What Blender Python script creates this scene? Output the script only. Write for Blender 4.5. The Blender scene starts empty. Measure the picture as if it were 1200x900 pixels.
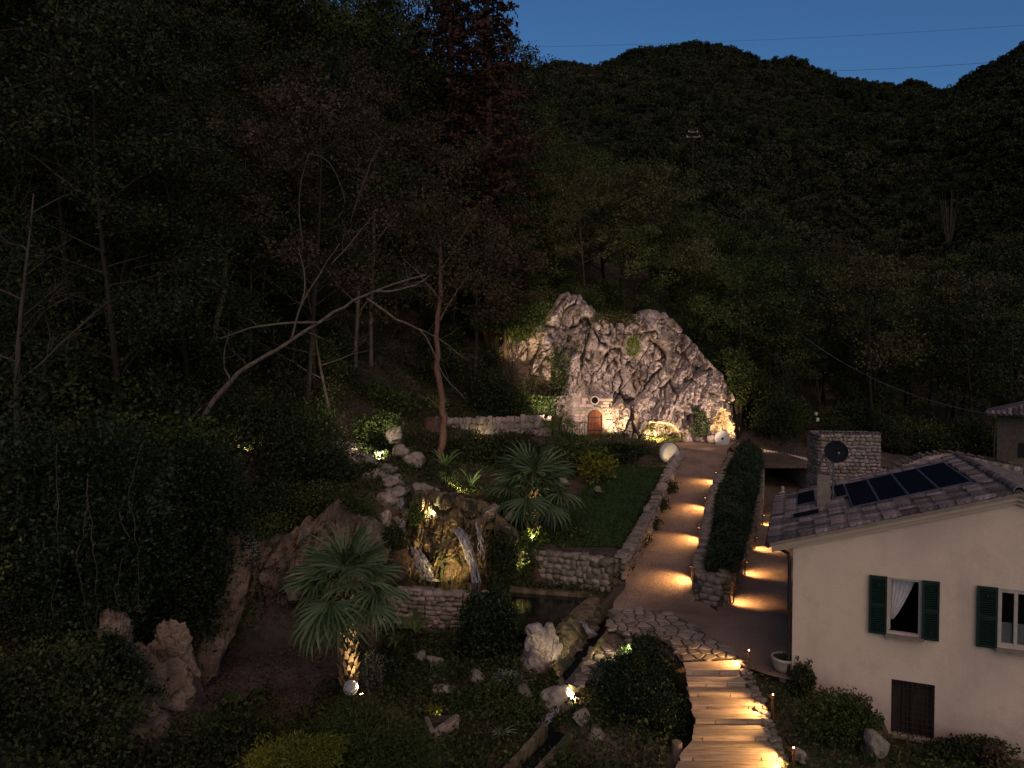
import bpy, math, random
import numpy as np
from mathutils import Vector, Matrix

# ------------------------------------------------------------------ camera, sky, sun, exposure
SC = bpy.context.scene
COL = SC.collection
FPX, HOR = 833.0, 425.0            # focal length in photo pixels, horizon row
PITCH = math.atan((450 - HOR) / FPX)
CAMZ = 9.0
cam_d = bpy.data.cameras.new('camera'); cam = bpy.data.objects.new('camera', cam_d); COL.objects.link(cam)
cam.location = (0, 0, CAMZ); cam.rotation_euler = (math.pi / 2 - PITCH, 0, 0)
cam_d.sensor_width = 36; cam_d.lens = 36 * FPX / 1200; cam_d.clip_start = .1; cam_d.clip_end = 4000
SC.camera = cam

SUN_ELEV, SUN_AZ = 40.0, 170.0     # afterglow: degrees above horizon, compass from +Y clockwise (behind the camera, to the right)
world = bpy.data.worlds.new('World'); SC.world = world; world.use_nodes = True
wn = world.node_tree.nodes; wl = world.node_tree.links
sky = wn.new('ShaderNodeTexSky'); sky.sky_type = 'NISHITA'; sky.sun_disc = False
sky.sun_elevation = math.radians(10.0); sky.sun_rotation = math.radians(SUN_AZ)
sky.altitude = 300; sky.air_density = 1.0; sky.dust_density = 0.3; sky.ozone_density = 5.2
wl.new(sky.outputs[0], wn['Background'].inputs[0]); wn['Background'].inputs[1].default_value = 0.097

sd = bpy.data.lights.new('sun', 'SUN'); so = bpy.data.objects.new('sun', sd); COL.objects.link(so)
sd.energy = 1.0; sd.angle = math.radians(70); sd.color = (1.0, .66, .44)
_a, _e = math.radians(SUN_AZ), math.radians(SUN_ELEV)
_dir = Vector((math.sin(_a) * math.cos(_e), math.cos(_a) * math.cos(_e), math.sin(_e)))
so.rotation_euler = _dir.to_track_quat('Z', 'Y').to_euler(); so.location = (20, -20, 40)

SC.view_settings.view_transform = 'Standard'; SC.view_settings.look = 'None'
SC.view_settings.exposure = 0.0; SC.view_settings.gamma = 1.0; SC.view_settings.use_curve_mapping = False
SC.render.engine = 'CYCLES'; SC.cycles.use_denoising = True; SC.cycles.denoiser = 'OPENIMAGEDENOISE'
SC.cycles.max_bounces = 5; SC.cycles.diffuse_bounces = 2; SC.cycles.glossy_bounces = 2; SC.cycles.transmission_bounces = 4
SC.cycles.transparent_max_bounces = 6; SC.cycles.sample_clamp_indirect = 4
SC.cycles.use_light_tree = True

R = np.random.default_rng(7); rnd = random.Random(7)

# ------------------------------------------------------------------ helpers: rays, noise, meshes
def ray(px, py):
    c, s = math.cos(PITCH), math.sin(PITCH)
    r, u = (px - 600) / FPX, (450 - py) / FPX
    return np.array((r, c + u * s, -s + u * c))
def P(px, py, Y):
    d = ray(px, py); return Vector(np.array((0, 0, CAMZ)) + d * (Y / d[1]))
def G(px, py, z):
    d = ray(px, py); return Vector(np.array((0, 0, CAMZ)) + d * ((z - CAMZ) / d[2]))
def X_(px, Y): return (px - 600) / FPX * Y

def _hash(ix, iy, iz, seed):
    h = (ix.astype(np.uint32) * np.uint32(374761393) + iy.astype(np.uint32) * np.uint32(668265263)
         + iz.astype(np.uint32) * np.uint32(2246822519) + np.uint32((seed * 3266489917) & 0xffffffff))
    h ^= h >> np.uint32(13); h *= np.uint32(1274126177); h ^= h >> np.uint32(16)
    return h.astype(np.float64) / 4294967295.0
def vnoise(p, seed=0):
    p = np.asarray(p, float); i = np.floor(p).astype(np.int64); f = p - i; f = f * f * (3 - 2 * f)
    out = np.zeros(len(p))
    for dx in (0, 1):
        for dy in (0, 1):
            for dz in (0, 1):
                w = (f[:, 0] if dx else 1 - f[:, 0]) * (f[:, 1] if dy else 1 - f[:, 1]) * (f[:, 2] if dz else 1 - f[:, 2])
                out += w * _hash(i[:, 0] + dx, i[:, 1] + dy, i[:, 2] + dz, seed)
    return out * 2 - 1
def fbm(p, octv=4, seed=0, gain=.5, ridged=False):
    p = np.asarray(p, float); a, s, out = 1., 1., np.zeros(len(p))
    for o in range(octv):
        n = vnoise(p * s, seed + o * 17)
        out += a * ((1 - 2 * np.abs(n)) if ridged else n); a *= gain; s *= 2.03
    return out
def xy0(X, Y): return np.stack([X, Y, np.zeros_like(X)], 1)

def np_mesh(name, V, F):
    V = np.asarray(V, np.float32); F = np.asarray(F, np.int32); k = F.shape[1]
    me = bpy.data.meshes.new(name); me.vertices.add(len(V)); me.vertices.foreach_set('co', V.ravel())
    me.loops.add(F.size); me.loops.foreach_set('vertex_index', F.ravel())
    me.polygons.add(len(F)); me.polygons.foreach_set('loop_start', np.arange(0, F.size, k, dtype=np.int32))
    me.update(calc_edges=True); return me
class MB:
    def __init__(s): s.v = []; s.f = []
    def add(s, V, F):
        n = len(s.v); s.v += [tuple(map(float, p)) for p in V]; s.f += [tuple(int(i) + n for i in f) for f in F]; return s
    def box(s, c, d, rz=0, M=None, ry=0, rx=0):
        x, y, z = [q / 2 for q in d]
        m = Matrix.Translation(c) @ Matrix.Rotation(rz, 4, 'Z') @ Matrix.Rotation(ry, 4, 'Y') @ Matrix.Rotation(rx, 4, 'X')
        if M is not None: m = M @ m
        V = [m @ Vector(p) for p in ((-x,-y,-z),(x,-y,-z),(x,y,-z),(-x,y,-z),(-x,-y,z),(x,-y,z),(x,y,z),(-x,y,z))]
        return s.add(V, ((0,3,2,1),(4,5,6,7),(0,1,5,4),(1,2,6,5),(2,3,7,6),(3,0,4,7)))
    def tube(s, pts, rad, seg=6, cap=True):
        pts = [Vector(p) for p in pts]; n = len(pts)
        if not hasattr(rad, '__len__'): rad = [rad] * n
        V = []; up = Vector((.31, .17, .93))
        for i, p in enumerate(pts):
            t = (pts[min(i + 1, n - 1)] - pts[max(i - 1, 0)])
            if t.length < 1e-9: t = Vector((0, 0, 1))
            t.normalize(); a = t.cross(up)
            if a.length < .05: a = t.cross(Vector((1, 0, 0)))
            a.normalize(); b = t.cross(a)
            V += [p + (a * math.cos(q) + b * math.sin(q)) * rad[i] for q in [2 * math.pi * k / seg for k in range(seg)]]
        F = [(i * seg + k, i * seg + (k + 1) % seg, (i + 1) * seg + (k + 1) % seg, (i + 1) * seg + k) for i in range(n - 1) for k in range(seg)]
        if cap: F += [tuple(range(seg - 1, -1, -1)), tuple((n - 1) * seg + k for k in range(seg))]
        return s.add(V, F)
    def lathe(s, prof, seg=16, c=(0, 0, 0), M=None):
        V = []
        for r, z in prof:
            for k in range(seg):
                a = 2 * math.pi * k / seg; q = Vector((c[0] + r * math.cos(a), c[1] + r * math.sin(a), c[2] + z)); V.append(M @ q if M else q)
        n = len(prof)
        F = [(i * seg + k, i * seg + (k + 1) % seg, (i + 1) * seg + (k + 1) % seg, (i + 1) * seg + k) for i in range(n - 1) for k in range(seg)]
        F += [tuple(range(seg - 1, -1, -1)), tuple((n - 1) * seg + k for k in range(seg))]
        return s.add(V, F)
    def prism(s, poly, z0, z1, M=None):
        n = len(poly); V = [Vector((p[0], p[1], z0)) for p in poly] + [Vector((p[0], p[1], z1)) for p in poly]
        if M: V = [M @ p for p in V]
        return s.add(V, [tuple(range(n - 1, -1, -1)), tuple(range(n, 2 * n))] + [(i, (i + 1) % n, n + (i + 1) % n, n + i) for i in range(n)])
    def mesh(s, name, smooth=False):
        me = bpy.data.meshes.new(name); me.from_pydata(s.v, [], s.f); me.update()
        if smooth: me.polygons.foreach_set('use_smooth', [True] * len(me.polygons))
        return me
    def obj(s, name, mat, parent=None, smooth=False): return link(name, s.mesh(name, smooth), mat, parent)
def link(name, me, mat=None, parent=None, smooth=False):
    o = bpy.data.objects.new(name, me); COL.objects.link(o)
    if mat and not me.materials: me.materials.append(mat)
    if smooth: me.polygons.foreach_set('use_smooth', [True] * len(me.polygons))
    if parent: o.parent = parent
    return o
def empty(name, loc=(0, 0, 0), rz=0, sc=1):
    o = bpy.data.objects.new(name, None); COL.objects.link(o); o.location = loc; o.rotation_euler = (0, 0, rz)
    o.scale = (sc,) * 3; o.empty_display_size = .1; return o
def tag(o, label=None, cat=None, group=None, kind=None):
    if label: o['label'] = label
    if cat: o['category'] = cat
    if group: o['group'] = group
    if kind: o['kind'] = kind
    return o
def put(name, me, parent, loc, rot=(0, 0, 0), sc=(1, 1, 1)):
    o = bpy.data.objects.new(name, me); COL.objects.link(o); o.parent = parent
    o.location = loc; o.rotation_euler = rot; o.scale = sc if hasattr(sc, '__len__') else (sc,) * 3; return o
def copy_tree(o, parent=None):
    c = o.copy(); COL.objects.link(c); c.parent = parent
    for ch in list(o.children): copy_tree(ch, c)
    return c
def grid_faces(nx, ny):
    i = np.arange(nx - 1)[None, :] + np.arange(ny - 1)[:, None] * nx
    return np.stack([i, i + 1, i + 1 + nx, i + nx], -1).reshape(-1, 4)
def smooth01(t): t = np.clip(t, 0, 1); return t * t * (3 - 2 * t)

def unit(a): return a / np.maximum(np.linalg.norm(a, axis=1, keepdims=True), 1e-9)
def leaf_arrays(C, L, asp=.55, D=None, rng=R, fold=.12, djit=.5):
    n = len(C); C = np.asarray(C, float)
    if D is None: D = rng.normal(size=(n, 3))
    else: D = unit(np.asarray(D, float)) + rng.normal(size=(n, 3)) * djit
    D = unit(D); S = unit(np.cross(D, rng.normal(size=(n, 3)))); N = np.cross(D, S)
    L = (np.ones(n) * L * rng.uniform(.65, 1.35, n))[:, None]
    V = np.stack([C - D * L * .5, C + S * L * asp * .5 + N * L * fold - D * L * .08, C + D * L * .5, C - S * L * asp * .5 + N * L * fold - D * L * .08], 1).reshape(-1, 3)
    return V, np.arange(4 * n).reshape(-1, 4)
def leaf_mesh(name, *a, **k):
    V, F = leaf_arrays(*a, **k); return np_mesh(name, V, F)
def strand_arrays(B, D, L, w, droop=.5, seg=3, rng=R, wide=None):
    """tapered drooping blades from base points B, initial direction D"""
    n = len(B); D = unit(D); S = unit(np.cross(D, np.array((0, 0, 1.)) + rng.normal(size=(n, 3)) * .3)); V = []; Ln = (np.ones(n) * L * rng.uniform(.6, 1.25, n))[:, None]
    for i in range(seg + 1):
        t = i / seg; c = B + D * Ln * t + np.array((0, 0, -1.)) * Ln * droop * t * t; ww = w * (1 - t) ** .7 * (.55 + .9 * min(1, 3 * t)) + .001
        V += [c - S * ww, c + S * ww]
    V = np.stack(V, 1).reshape(-1, 3); k = 2 * (seg + 1)
    q = np.array([[2 * i, 2 * i + 1, 2 * i + 3, 2 * i + 2] for i in range(seg)])
    return V, (np.arange(n)[:, None, None] * k + q[None]).reshape(-1, 4)
def cat_arrays(L):
    V, F, n = [], [], 0
    for v, f in L: V.append(v); F.append(f + n); n += len(v)
    return np.concatenate(V), np.concatenate(F)

# ------------------------------------------------------------------ materials
def material(name, cols, scale=4., detail=5., rough=.85, bump=0., bscale=None, island=0., rand=0., spec=.3, metal=0., coord='Object',
             emit=None, trans=0., stretch=None, dist=0., patch=None, bdist=.05, streak=None):
    m = bpy.data.materials.new(name); m.use_nodes = True; nt = m.node_tree; N, L = nt.nodes, nt.links; b = N['Principled BSDF']
    b.inputs['Roughness'].default_value = rough; b.inputs['Specular IOR Level'].default_value = spec; b.inputs['Metallic'].default_value = metal
    if trans: b.inputs['Transmission Weight'].default_value = trans; b.inputs['IOR'].default_value = 1.33
    if coord == 'World': geo = N.new('ShaderNodeNewGeometry'); vec = geo.outputs['Position']
    else: tc = N.new('ShaderNodeTexCoord'); vec = tc.outputs[coord]
    if stretch:
        mp = N.new('ShaderNodeMapping'); mp.inputs['Scale'].default_value = stretch; L.new(vec, mp.inputs[0]); vec = mp.outputs[0]
    nz = N.new('ShaderNodeTexNoise'); nz.inputs['Scale'].default_value = scale; nz.inputs['Detail'].default_value = detail
    nz.inputs['Roughness'].default_value = .62; nz.inputs['Distortion'].default_value = dist; L.new(vec, nz.inputs['Vector'])
    cr = N.new('ShaderNodeValToRGB'); L.new(nz.outputs[0], cr.inputs[0]); el = cr.color_ramp.elements
    while len(el) < len(cols): el.new(.5)
    for i, c in enumerate(cols):
        el[i].position = .3 + .4 * i / max(1, len(cols) - 1); el[i].color = (*c, 1)
    col = cr.outputs[0]
    if patch:   # second colour in large patches: (colour, noise scale, low, high)
        n2 = N.new('ShaderNodeTexNoise'); n2.inputs['Scale'].default_value = patch[1]; n2.inputs['Detail'].default_value = 4; L.new(vec, n2.inputs['Vector'])
        mr = N.new('ShaderNodeMapRange'); mr.inputs[1].default_value = patch[2]; mr.inputs[2].default_value = patch[3]; L.new(n2.outputs[0], mr.inputs[0])
        mx = N.new('ShaderNodeMix'); mx.data_type = 'RGBA'; L.new(mr.outputs[0], mx.inputs[0]); L.new(col, mx.inputs[6]); mx.inputs[7].default_value = (*patch[0], 1); col = mx.outputs[2]
    if streak:  # stains running down: (colour, noise scale, low, high, amount)
        ms = N.new('ShaderNodeMapping'); ms.inputs['Scale'].default_value = (1, 1, .13); L.new(vec, ms.inputs[0])
        n3 = N.new('ShaderNodeTexNoise'); n3.inputs['Scale'].default_value = streak[1]; n3.inputs['Detail'].default_value = 6; L.new(ms.outputs[0], n3.inputs['Vector'])
        mr = N.new('ShaderNodeMapRange'); mr.inputs[1].default_value = streak[2]; mr.inputs[2].default_value = streak[3]; mr.inputs[4].default_value = streak[4]; L.new(n3.outputs[0], mr.inputs[0])
        mx = N.new('ShaderNodeMix'); mx.data_type = 'RGBA'; L.new(mr.outputs[0], mx.inputs[0]); L.new(col, mx.inputs[6]); mx.inputs[7].default_value = (*streak[0], 1); col = mx.outputs[2]
    for amt, kind in ((island, 'i'), (rand, 'r')):
        if not amt: continue
        if kind == 'i': q = N.new('ShaderNodeNewGeometry').outputs['Random Per Island']
        else: q = N.new('ShaderNodeObjectInfo').outputs['Random']
        mr = N.new('ShaderNodeMapRange'); L.new(q, mr.inputs[0]); mr.inputs[3].default_value = 1 - amt; mr.inputs[4].default_value = 1 + amt
        hs = N.new('ShaderNodeHueSaturation'); L.new(mr.outputs[0], hs.inputs['Value']); L.new(col, hs.inputs['Color'])
        m2 = N.new('ShaderNodeMapRange'); L.new(q, m2.inputs[0]); m2.inputs[3].default_value = .5 + .05 * amt; m2.inputs[4].default_value = .5 - .05 * amt; L.new(m2.outputs[0], hs.inputs['Hue'])
        col = hs.outputs[0]
    L.new(col, b.inputs['Base Color'])
    if bump:
        bn = N.new('ShaderNodeTexNoise'); bn.inputs['Scale'].default_value = bscale or scale * 3; bn.inputs['Detail'].default_value = 6; L.new(vec, bn.inputs['Vector'])
        bp = N.new('ShaderNodeBump'); bp.inputs['Strength'].default_value = bump; bp.inputs['Distance'].default_value = bdist; L.new(bn.outputs[0], bp.inputs['Height']); L.new(bp.outputs[0], b.inputs['Normal'])
    if emit: b.inputs['Emission Color'].default_value = (*emit[0], 1); b.inputs['Emission Strength'].default_value = emit[1]
    return m
W = 'World'
M = dict(
    soil=material('soil', [(.03,.021,.015),(.10,.068,.048),(.06,.046,.028)], 1.6, 10, .95, 1.0, 9, coord=W, patch=((.18,.125,.09), .35, .52, .66), bdist=.1),
    hill=material('hill_ground', [(.010,.012,.006),(.018,.020,.010)], .3, 6, .95, coord=W),
    gravel=material('gravel', [(.17,.10,.068),(.40,.26,.175),(.56,.40,.29)], 22, 10, .95, 1.0, 45, coord=W, patch=((.22,.14,.095), .6, .45, .7)),
    lawn=material('lawn_ground', [(.018,.04,.010),(.04,.075,.018)], 3, 7, .95, .5, 40, coord=W),
    grass=material('grass_blades', [(.022,.05,.010),(.05,.088,.02)], 1.5, 4, .7, island=.4, coord=W),
    flag=material('flagstone', [(.17,.125,.09),(.30,.23,.17),(.36,.30,.235)], 3, 7, .85, .5, 18, rand=.28, coord=W),
    wood=material('step_wood', [(.19,.125,.08),(.37,.265,.18),(.47,.36,.26)], 7, 8, .7, .3, 40, rand=.22, coord=W, stretch=(.25, 3, 3)),
    cliff=material('cliff_rock', [(.11,.08,.07),(.42,.335,.295),(.62,.525,.47)], 1.6, 12, .95, 1.0, 7, coord=W, dist=.9, patch=((.22,.165,.125), .7, .52, .66), bdist=.16, streak=((.10,.078,.062), .9, .52, .68, .75)),
    rock=material('garden_rock', [(.10,.08,.06),(.30,.245,.19),(.42,.355,.29)], 2.2, 9, .92, .9, 9, rand=.3, coord='Object', patch=((.07,.075,.03), 1.4, .52, .64)),
    moss=material('mossy_rock', [(.05,.035,.02),(.19,.135,.065),(.34,.26,.14)], 2.5, 10, .7, 1.0, 9, coord=W, patch=((.035,.04,.014), 1.5, .48, .6), bdist=.1, streak=((.04,.03,.02), 2.2, .5, .66, .8)),
    wet=material('wet_stone', [(.05,.04,.025),(.17,.125,.07),(.25,.20,.13)], 2.5, 9, .6, .9, 10, coord=W, patch=((.05,.055,.02), 1.6, .5, .62), stretch=(1.6, 1.6, .6)),
    stone=material('wall_stone', [(.12,.095,.07),(.29,.235,.18),(.37,.31,.25)], 5, 7, .92, .7, 18, rand=.42, coord='Object'),
    tstone=material('building_stone', [(.17,.125,.10),(.36,.28,.225),(.44,.36,.30)], 6, 7, .92, .6, 20, rand=.38, coord='Object'),
    mortar=material('mortar', [(.07,.055,.042),(.13,.105,.08)], 7, 6, .95, .5, 30, coord=W),
    mortarl=material('pale_mortar', [(.20,.155,.125),(.30,.24,.195)], 7, 6, .95, .5, 30, coord=W),
    plaster=material('house_plaster', [(.63,.485,.35),(.73,.565,.41),(.68,.53,.385)], 1.6, 10, .92, .5, 40, coord=W, patch=((.56,.425,.33), .45, .5, .72), bdist=.02, streak=((.42,.325,.26), 1.1, .5, .72, .5)),
    trim=material('eaves_plaster', [(.50,.37,.25),(.58,.44,.31)], 3, 6, .9, coord=W),
    tile=material('roof_tile', [(.075,.052,.047),(.15,.112,.103),(.25,.21,.205)], 6, 7, .9, .5, 20, rand=.7, coord='Object', patch=((.09,.085,.06), 9, .55, .7)),
    panel=material('solar_glass', [(.004,.004,.006),(.007,.007,.010)], 3, 2, .6, spec=.04),
    alu=material('aluminium', [(.12,.12,.135),(.18,.18,.20)], 9, 3, .4, metal=.6),
    shutter=material('green_paint', [(.005,.019,.012),(.008,.028,.018)], 6, 5, .55, .1, 40),
    frame=material('window_frame', [(.40,.34,.28),(.50,.43,.36)], 6, 4, .6),
    curtain=material('curtain', [(.5,.46,.44),(.62,.58,.55)], 10, 5, .9),
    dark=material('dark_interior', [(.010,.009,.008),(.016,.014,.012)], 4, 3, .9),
    iron=material('iron', [(.03,.022,.018),(.06,.042,.032)], 12, 5, .7, metal=.4),
    rust=material('rusted_steel', [(.09,.035,.014),(.20,.085,.032)], 20, 6, .85),
    metal=material('grey_metal', [(.16,.16,.17),(.24,.24,.25)], 12, 4, .45, metal=.7),
    dish=material('dish_paint', [(.008,.009,.012),(.014,.015,.02)], 8, 4, .8, spec=.1),
    door=material('door_wood', [(.11,.03,.012),(.24,.075,.03)], 6, 8, .7, .3, 40, coord=W, stretch=(6, 6, .6)),
    mill=material('millstone', [(.45,.40,.35),(.60,.55,.49)], 5, 8, .9, .6, 22),
    water=material('still_water', [(.006,.007,.006),(.010,.011,.009)], 2, 3, .08, .25, 7, spec=.6, coord=W, bdist=.02),
    foam=material('falling_water', [(.06,.056,.058),(.24,.23,.245),(.52,.50,.54)], 9, 8, .35, .8, 20, coord=W, stretch=(1.6, 1.6, .35)),
    bark=material('bark', [(.018,.013,.010),(.05,.037,.028)], 5, 7, .95, .6, 20, rand=.35, stretch=(1, 1, .3)),
    palebark=material('pale_bark', [(.09,.066,.05),(.21,.16,.12)], 5, 7, .9, .5, 20, rand=.2, stretch=(1, 1, .3)),
    redbark=material('red_bark', [(.10,.05,.035),(.22,.12,.085)], 6, 7, .9, .5, 22, stretch=(1, 1, .35)),
    boot=material('palm_boot', [(.16,.10,.05),(.42,.29,.16)], 9, 6, .85, .5, 30, rand=.35),
    deadwood=material('dead_wood', [(.04,.03,.022),(.11,.082,.06)], 5, 7, .95, .5, 20, stretch=(1, 1, .3)),
    bank=material('earth_bank', [(.07,.048,.033),(.21,.145,.10),(.33,.245,.18)], 1.4, 10, .95, 1.0, 8, coord=W, dist=.5, patch=((.09,.062,.045), .8, .5, .64), bdist=.15),
    petiole=material('petiole', [(.10,.11,.03),(.17,.16,.05)], 8, 4, .6),
    frond=material('palm_leaf', [(.0473,.0783,.0297),(.1013,.1418,.0540)], 5, 5, .5, island=.3, rand=.2),
    clay=material('pot_clay', [(.34,.30,.25),(.45,.40,.34)], 7, 6, .9),
    lamp=material('lamp_glow', [(1,.7,.35),(1,.75,.4)], 1, 1, .5, emit=((1,.62,.25), 14)),
    lampw=material('spot_glow', [(1,.8,.5),(1,.85,.55)], 1, 1, .5, emit=((1,.80,.46), 40)),
    ball=material('wire_ball', [(.38,.38,.40),(.5,.5,.52)], 8, 4, .5),
    red=material('red_mark', [(.5,.02,.02),(.6,.03,.03)], 5, 2, .8),
)
def damp_base(m, z0, z1, col):
    # rising damp: an uneven dirty band along the foot of the wall
    N, L = m.node_tree.nodes, m.node_tree.links; b = N['Principled BSDF']; src = b.inputs['Base Color'].links[0].from_socket
    g = N.new('ShaderNodeNewGeometry'); sx = N.new('ShaderNodeSeparateXYZ'); L.new(g.outputs['Position'], sx.inputs[0]); nz = N.new('ShaderNodeTexNoise'); nz.inputs['Scale'].default_value = 1.7; nz.inputs['Detail'].default_value = 7; L.new(g.outputs['Position'], nz.inputs['Vector'])
    ad = N.new('ShaderNodeMath'); ad.operation = 'MULTIPLY_ADD'; ad.inputs[1].default_value = -1.6; L.new(nz.outputs[0], ad.inputs[0]); L.new(sx.outputs['Z'], ad.inputs[2])
    mr = N.new('ShaderNodeMapRange'); mr.inputs[1].default_value = z0; mr.inputs[2].default_value = z1; mr.inputs[3].default_value = .75; mr.inputs[4].default_value = 0; L.new(ad.outputs[0], mr.inputs[0])
    mx = N.new('ShaderNodeMix'); mx.data_type = 'RGBA'; L.new(mr.outputs[0], mx.inputs[0]); L.new(src, mx.inputs[6]); mx.inputs[7].default_value = (*col, 1); L.new(mx.outputs[2], b.inputs['Base Color'])
damp_base(M['plaster'], -.6, .35, (.36,.28,.225))
def leafmat(name, cols, isl=.45, rand=.25, spec=.12, rough=.65, scale=.6): return material(name, cols, scale, 4, rough, island=isl, rand=rand, spec=spec, coord=W)
M.update(
    leafdark=leafmat('leaf_dark', [(.0154,.0231,.0087),(.0328,.0424,.0154),(.0482,.0529,.0192)]),
    leafmid=leafmat('leaf_mid', [(.0248,.0406,.0113),(.0566,.0770,.0204),(.0848,.0960,.0293)]),
    leafolive=leafmat('leaf_olive', [(.0396,.0406,.0158),(.0791,.0745,.0293)]),
    leafbrown=leafmat('leaf_brown', [(.046,.034,.019),(.098,.070,.040)]),
    leafrust=leafmat('leaf_rust', [(.034,.018,.010),(.066,.034,.019),(.05,.03,.018)]),
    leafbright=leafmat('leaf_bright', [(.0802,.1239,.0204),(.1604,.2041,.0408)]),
    hedge=leafmat('leaf_hedge', [(.018,.030,.014),(.038,.056,.026),(.055,.075,.036)]),
    leafivy=leafmat('leaf_ivy', [(.0117,.0217,.0076),(.0267,.0419,.0167)], spec=.2, rough=.5),
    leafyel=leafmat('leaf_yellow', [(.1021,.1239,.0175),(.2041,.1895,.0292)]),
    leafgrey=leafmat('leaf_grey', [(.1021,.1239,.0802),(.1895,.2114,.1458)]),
    litter=leafmat('leaf_litter', [(.0828,.0506,.0322),(.1748,.1150,.0782)], isl=.5),
    far1=leafmat('far_leaf', [(.019,.025,.011),(.036,.042,.017),(.052,.050,.022)], isl=.3, rand=.45, scale=.02),
)
# ------------------------------------------------------------------ terrain
CP = []
def cp(px, Y, z): CP.append((X_(px, Y), Y, z))
for a in [(850,10,-.3),(850,15.5,.2),(835,19,1.0),(790,21,1.1),(770,24,1.4),(800,31,2.4),(822,36,3.1),(835,42,3.9),(840,45,4.0),
          (905,19.5,1.0),(885,23,1.0),(910,30,1.05),(915,36,1.05),(960,17,.7),(1200,15,0),(1100,16,.3),(1300,20,.3),(1000,12,-.3),(960,14.5,.1),
          (1050,26,1.1),(1000,33,1.2),(1250,26,1.5),(1150,40,3),(1000,46,3.2),(905,46,3.3),(950,60,3),(1100,70,5),(1250,60,5),
          (750,17.5,.5),(720,14,0),(650,17.5,.2),(600,15,0),(650,21,.5),(690,20.5,.8),(560,21,.2),(480,21,.3),(500,18,.35),(420,18,.75),(400,14,.6),(330,19,.45),(250,17,.5),(300,12,.3),(600,8,-.5),(1000,6,-.8),
          (200,14,.7),(100,13,1.6),(0,12,2.5),(-200,10,4),(60,17,3.6),(180,19,3.2),(270,22,3.2),(330,22.5,1.3),(360,24,3.0),(380,26,4.0),(230,24,5.0),
          (280,30,5.6),(300,38,10),(300,50,18),(300,80,38),(300,150,85),(100,22,7),(100,32,14),(100,50,27),(0,20,8),(0,40,24),(-300,30,22),(-300,80,60),(50,120,90),
          (430,26,3.4),(450,24,1.4),(540,23.6,.9),(540,26,3.4),(600,27,2.3),(590,24,1.0),(640,27,2.2),(420,31,5.2),(470,29,4.5),(515,33,4.0),(560,34,4.1),(600,35,4.1),(620,29,2.4),(660,34,3.3),
          (520,38,4.7),(620,38.5,4.5),(520,42,6.4),(620,43,6.0),(420,36,7),(440,42,9.5),(520,48,10.5),(520,62,21),(520,100,48),(600,47,9),(610,51,13.5),(620,60,18),(620,100,42),
          (690,44,4.5),(780,43.5,4.0),(690,50,12.5),(780,51,10.5),(850,53,7.5),(700,62,17),(800,66,15),(880,60,6.5),(900,80,12)]: cp(*a)
def crest(px, py, Y, drop=3.0): p = P(px, py, Y); CP.append((p.x, p.y, p.z - drop)); CP.append((p.x * 1.35, p.y + 140, p.z - 60))
for a in [(560,112,235),(650,79,262),(740,55,275),(850,50,292),(930,65,318),(1010,92,345),(1072,108,368)]: crest(*a)
for px, py, Y in [(1200,49,200),(1145,78,208),(1300,-10,195),(1450,-90,190)]:
    p = P(px, py, Y); CP.append((p.x, p.y, p.z - 3)); CP.append((p.x + 60, p.y + 120, p.z - 25))
for px, Y, f in [(600,150,.30),(700,120,.20),(700,180,.48),(850,120,.22),(860,200,.55),(950,130,.15),(960,220,.5),(1060,150,.13),(1060,250,.45)]: CP.append((X_(px, Y), Y, 9 + 128 * f))
for px, py, Y in [(1075,135,290),(1110,125,270),(1040,120,310),(1100,110,340),(1085,150,240)]: CP.append(tuple(P(px, py, Y)))
for px, Y, z in [(1150,110,11),(1200,150,42),(1250,110,26),(1400,120,60)]: cp(px, Y, z)
CP = np.array(CP)
_d = np.linalg.norm(CP[:, None, :2] - CP[None, :, :2], axis=2); _n = len(CP)
_A = np.zeros((_n + 1, _n + 1)); _A[:_n, :_n] = -_d - np.eye(_n) * .02; _A[:_n, _n] = 1; _A[_n, :_n] = 1
_W = np.linalg.solve(_A, np.append(CP[:, 2], 0))
def near_line(X, Y, pts):
    pts = np.asarray(pts, float); best = np.full(X.shape, 1e9); zc = np.zeros(X.shape)
    for a, b in zip(pts[:-1], pts[1:]):
        ab = b[:2] - a[:2]; t = np.clip(((X - a[0]) * ab[0] + (Y - a[1]) * ab[1]) / (ab @ ab), 0, 1)
        d = np.hypot(X - a[0] - t * ab[0], Y - a[1] - t * ab[1]); m = d < best; best = np.where(m, d, best); zc = np.where(m, a[2] + t * (b[2] - a[2]), zc)
    return best, zc
UPPER = [(22.3,722,812,1.142),(23.2,731,813,1.27),(24,738,815,1.45),(27,758,823,1.9),(31,779,829,2.4),(36,793,846,3.15),(39.5,797,853,3.62),(42,799,861,3.92),(44.5,796,866,4.02)]
LOWER = [(21.6,846,930,1.10),(23.2,851,926,1.08),(26.5,866,930,1.06),(30,878,936,1.05),(34,887,940,1.05),(37.2,893,945,1.05)]
def centre(E): return [((X_(l, Y) + X_(r, Y)) / 2, Y, z) for Y, l, r, z in E]
LAWN = [(X_(690, 27), 27, 2.12), (X_(712, 31), 31, 2.65), (X_(735, 36.5), 36.5, 3.45)]
YARD = [tuple(G(800, 735, 1.15)), tuple(G(850, 748, 1.12)), tuple(G(905, 760, 1.1))]
POND = [G(598,691,1.05), G(694,698,1.05), G(674,714,1.05), G(651,741,1.05), G(600,741,1.05)]
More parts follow.
